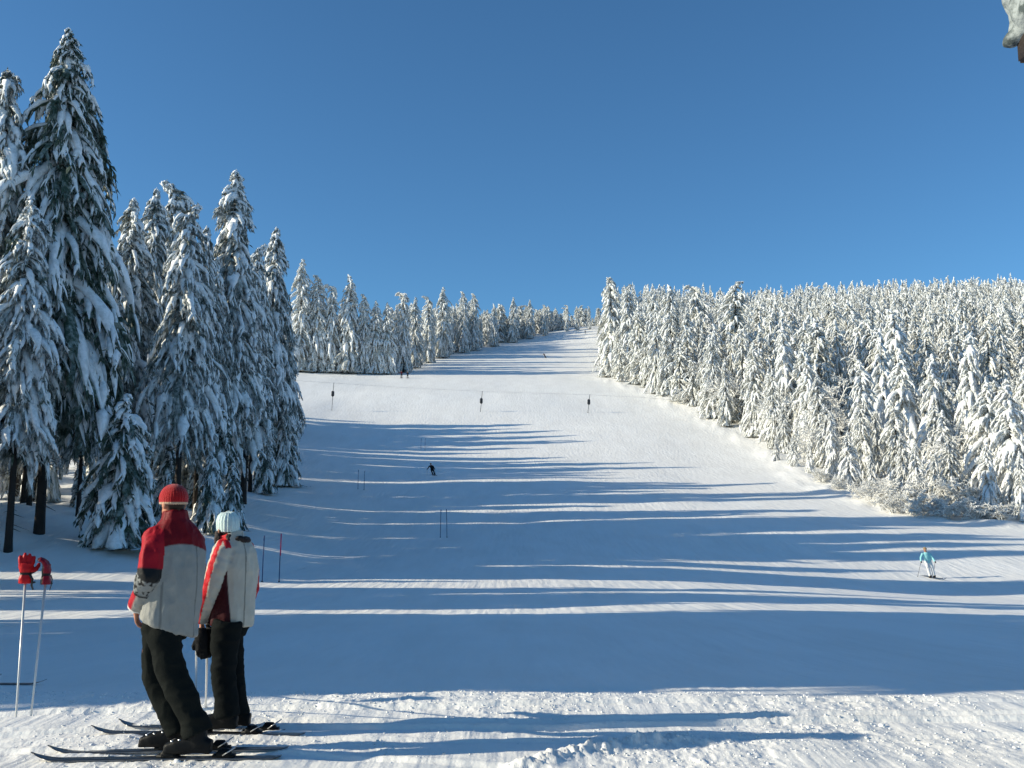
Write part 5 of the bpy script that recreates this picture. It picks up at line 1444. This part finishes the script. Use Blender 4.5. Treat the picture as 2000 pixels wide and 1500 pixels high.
# ------------------------------------------------------------------ drag lift
M_DARKMETAL = plain('lift_metal', (0.04, 0.045, 0.05), 0.5, metal=0.6)
M_CABLE = plain('cable_steel', (0.12, 0.12, 0.13), 0.5, metal=0.5)
M_BLUEPOLE = plain('blue_slalom_pole', (0.020, 0.045, 0.14), 0.45)
M_REDPOLE = plain('red_slalom_pole', (0.45, 0.015, 0.09), 0.45)
LY = 166.0
c_pts = [at(px, py, LY + dy) for px, py, dy in [(470, 738, 4), (580, 743.5, 1), (650, 748, 0), (790, 757, 0), (940, 764.5, 0), (1050, 768, 0), (1152, 771, 0), (1250, 776, 1), (1400, 788, 3)]]
mb = MB(); mb.tube(c_pts, 0.013, k=6)
tag(link('lift_cable', mb.mesh('lift_cable', [M_CABLE])), 'thin drag lift cable spanning the slope from forest to forest', 'cable')
for px, yt, ybx, yb, lab in [(652, 748, 769, 804, 'drag lift hanger with dark box, leftmost of the three on the cable'), (942, 764.5, 783, 807, 'middle drag lift hanger on the cable above the slope'), (1152, 771, 785, 807, 'rightmost drag lift hanger on the cable, near the right forest')]:
    a = at(px, yt, LY); bx = at(px - 2, ybx, LY); e = at(px - 4, yb, LY)
    o = empty('lift_hanger', tuple(a))
    A = np.array(tuple(a)); B_ = np.array(tuple(bx)) - A; E = np.array(tuple(e)) - A
    mb = MB(); mb.tube([(0, 0, 0.06), (0, 0, -0.1), B_], 0.045, k=8); link('suspension_rod', mb.mesh('suspension_rod', [M_DARKMETAL]), o)
    mb = MB(); mb.tube([B_ + np.array((0, 0, 0.48)), B_ + np.array((0, 0, 0.35)), B_ + np.array((0, 0, -0.35)), B_ + np.array((0, 0, -0.48))], [0.12, 0.25, 0.25, 0.12], [0.08, 0.16, 0.16, 0.08], k=12, power=4); link('spring_box', mb.mesh('spring_box', [M_DARKMETAL]), o)
    mb = MB(); mb.tube([B_ + np.array((0, 0, -0.4)), E], 0.045, k=6); link('cord', mb.mesh('cord', [M_DARKMETAL]), o)
    mb = MB(); mb.tube([E + np.array((-0.55, 0, -0.05)), E + np.array((-0.28, 0, 0.0)), E + np.array((0, 0, 0.08)), E + np.array((0.28, 0, 0.0)), E + np.array((0.55, 0, -0.05))], 0.05, k=8); link('drag_bar', mb.mesh('drag_bar', [M_DARKMETAL]), o)
    tag(o, lab, 'lift hanger', 'hangers of the drag lift')

# slalom poles
for px, yt, yb, kind, lab in [(512, 1050, 1137, 0, 'dark blue slalom pole right of the person in cream, left of the pair'), (545, 1046, 1137, 1, 'slalom pole with pink red upper half, right of the nearest pair'),
                        (860, 997, 1050, 0, 'left dark slalom pole of the pair in the middle of the slope'), (873, 996, 1050, 0, 'right slalom pole of the pair in the middle of the slope'),
                        (699, 918, 955, 0, 'left thin slalom pole of the pair left of the black skier'), (711, 920, 957, 0, 'right thin slalom pole of the pair left of the black skier'),
                        (822, 857, 878, 0, 'left slalom pole of the highest pair, above the black skier'), (830, 857, 880, 0, 'right slalom pole of the highest pair, above the black skier')]:
    b = on_ground(px, yb, 15)
    h = (yb - yt) / F_PX * b.y
    o = empty('slalom_pole', tuple(b))
    mb = MB(); sw = 0.03 if px != 873 else -0.06
    mb.tube([(0, 0, -0.2), (sw * 0.3, 0, h * 0.5), (sw, 0, h)], 0.020, k=8)
    link('pole_shaft', mb.mesh('pole_shaft', [M_BLUEPOLE]), o)
    mb = MB(); mb.tube([(sw * 0.75, 0, h * (0.55 if kind else 0.9)), (sw, 0, h + 0.01), (sw, 0, h + 0.02)], [0.026, 0.026, 0.010], k=8)
    link('sleeve', mb.mesh('sleeve', [M_REDPOLE if kind else M_BLUEPOLE]), o)
    mb = MB(); mb.tube([(0, 0, -0.02), (0, 0, 0.03), (0, 0, 0.05)], [0.05, 0.04, 0.022], k=10); link('base', mb.mesh('base', [M_GRIP]), o)
    tag(o, lab, 'slalom pole', 'slalom poles on the slope')

# ------------------------------------------------------------------ corner of a snowy hut roof, top right
M_WOOD = plain('dark_weathered_wood', (0.030, 0.020, 0.015), 0.8, bump=0.6, bscale=30, var=0.4)
c0 = np.array(tuple(at(1985, 100, 5.6)))
hut = empty('hut', (c0[0] + 1.9, 4.0, gz(c0[0] + 1.9, 4.0)))
HO = np.array(hut.location)
x0, y1, z0 = c0[0], 5.6, c0[2]
slope_r = 0.42
def rp(x, y, dz=0.0): return np.array((x, y, z0 + (x - x0) * -0.36 * 0 + dz)) - HO
for q in range(9):
    mb = MB(); yy = y1 - 0.17 - q * 0.34
    if q == 0: yy = y1 - 0.17
    mb.box(rp(x0 + 1.9, yy, 0.06), (3.8, 0.335, 0.03)); link('roof_board', mb.mesh('roof_board', [M_WOOD]), hut)
mb = MB(); mb.box(rp(x0 + 0.012, y1 - 1.55, 0.0), (0.03, 3.06, 0.15)); mb.box(rp(x0 + 1.9, y1 - 0.012, 0.0), (3.76, 0.03, 0.15)); link('fascia', mb.mesh('fascia', [M_WOOD]), hut)
hw_ = z0 - HO[2]
for q in range(11):
    mb = MB(); mb.box(rp(x0 + 0.75, y1 - 0.45 - q * 0.24, -hw_ / 2 - 0.2), (0.03, 0.235, hw_ + 0.42)); link('wall_board', mb.mesh('wall_board', [M_WOOD]), hut)
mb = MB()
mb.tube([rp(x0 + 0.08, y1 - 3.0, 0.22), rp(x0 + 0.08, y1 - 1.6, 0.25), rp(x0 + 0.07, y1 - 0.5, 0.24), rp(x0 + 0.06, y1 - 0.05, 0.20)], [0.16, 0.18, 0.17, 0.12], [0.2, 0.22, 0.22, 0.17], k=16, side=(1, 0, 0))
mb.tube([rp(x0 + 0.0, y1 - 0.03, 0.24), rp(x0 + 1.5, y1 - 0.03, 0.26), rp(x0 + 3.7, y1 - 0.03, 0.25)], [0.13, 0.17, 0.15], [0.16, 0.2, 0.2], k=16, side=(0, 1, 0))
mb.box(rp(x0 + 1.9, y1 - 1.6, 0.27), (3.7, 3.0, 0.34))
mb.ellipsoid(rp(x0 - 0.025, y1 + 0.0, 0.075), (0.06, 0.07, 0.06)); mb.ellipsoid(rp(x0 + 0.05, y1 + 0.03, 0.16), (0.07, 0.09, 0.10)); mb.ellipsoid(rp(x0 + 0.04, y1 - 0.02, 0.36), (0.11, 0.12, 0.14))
sc2 = sculpt('snow_cap', mb, 0.025, M_SHADE_SNOW, None, 6, cloth(0.02, 5, 9), hut)
rr = random.Random(3)
mb = MB()
for q in range(26):
    x = x0 + 0.01 + q * 0.055; L = rr.uniform(0.05, 0.16)
    mb.tube([rp(x, y1 + 0.035, 0.14), rp(x + 0.008, y1 + 0.035, 0.14 - L * 0.5), rp(x + 0.012, y1 + 0.035, 0.14 - L)], [0.014, 0.010, 0.003], k=6)
link('icicles', mb.mesh('icicles', [M_TSNOW]), hut)['kind'] = 'stuff'
tag(hut, 'dark wooden hut whose snow laden roof corner shows at the top right', 'hut')

# ------------------------------------------------------------------ loose snow crumbs near the viewer
rc = np.random.default_rng(12)
nC = 9000
cxx = rc.uniform(-4.6, 4.6, nC); cyy = 5.9 + rc.random(nC) ** 0.9 * 3.3
keep = (vnoise(cxx * 0.9 + 3, cyy * 1.3, seed=21) + rc.uniform(-0.5, 0.5, nC) > -0.1) & (np.abs(cxx) < 0.56 * cyy)
cxx, cyy = cxx[keep], cyy[keep]; nC = len(cxx)
cz = ground(cxx, cyy)
sz = np.clip(rc.lognormal(-5.45, 0.5, nC), 0.0025, 0.022)
ico = np.array([(0, 0, 1), (0.89, 0, 0.45), (0.28, 0.85, 0.45), (-0.72, 0.53, 0.45), (-0.72, -0.53, 0.45), (0.28, -0.85, 0.45), (0.72, 0.53, -0.45), (-0.28, 0.85, -0.45), (-0.89, 0, -0.45), (-0.28, -0.85, -0.45), (0.72, -0.53, -0.45), (0, 0, -1)])
icf = np.array([(0, 1, 2), (0, 2, 3), (0, 3, 4), (0, 4, 5), (0, 5, 1), (1, 6, 2), (2, 7, 3), (3, 8, 4), (4, 9, 5), (5, 10, 1), (6, 7, 2), (7, 8, 3), (8, 9, 4), (9, 10, 5), (10, 6, 1), (11, 7, 6), (11, 8, 7), (11, 9, 8), (11, 10, 9), (11, 6, 10)])
V = ico[None] * sz[:, None, None] * rc.uniform(0.6, 1.3, (nC, 12, 1)) * np.array((1.2, 1.2, 0.75))
V = V + np.stack([cxx, cyy, cz + sz * 0.25], 1)[:, None]
Fq = icf[None] + (np.arange(nC) * 12)[:, None, None]
tag(link('snow_crumbs', make_mesh('snow_crumbs', V.reshape(-1, 3), Fq.reshape(-1, 3), [M_TSNOW])), 'loose crumbs of churned snow lying in the foreground', 'snow', kind='stuff')
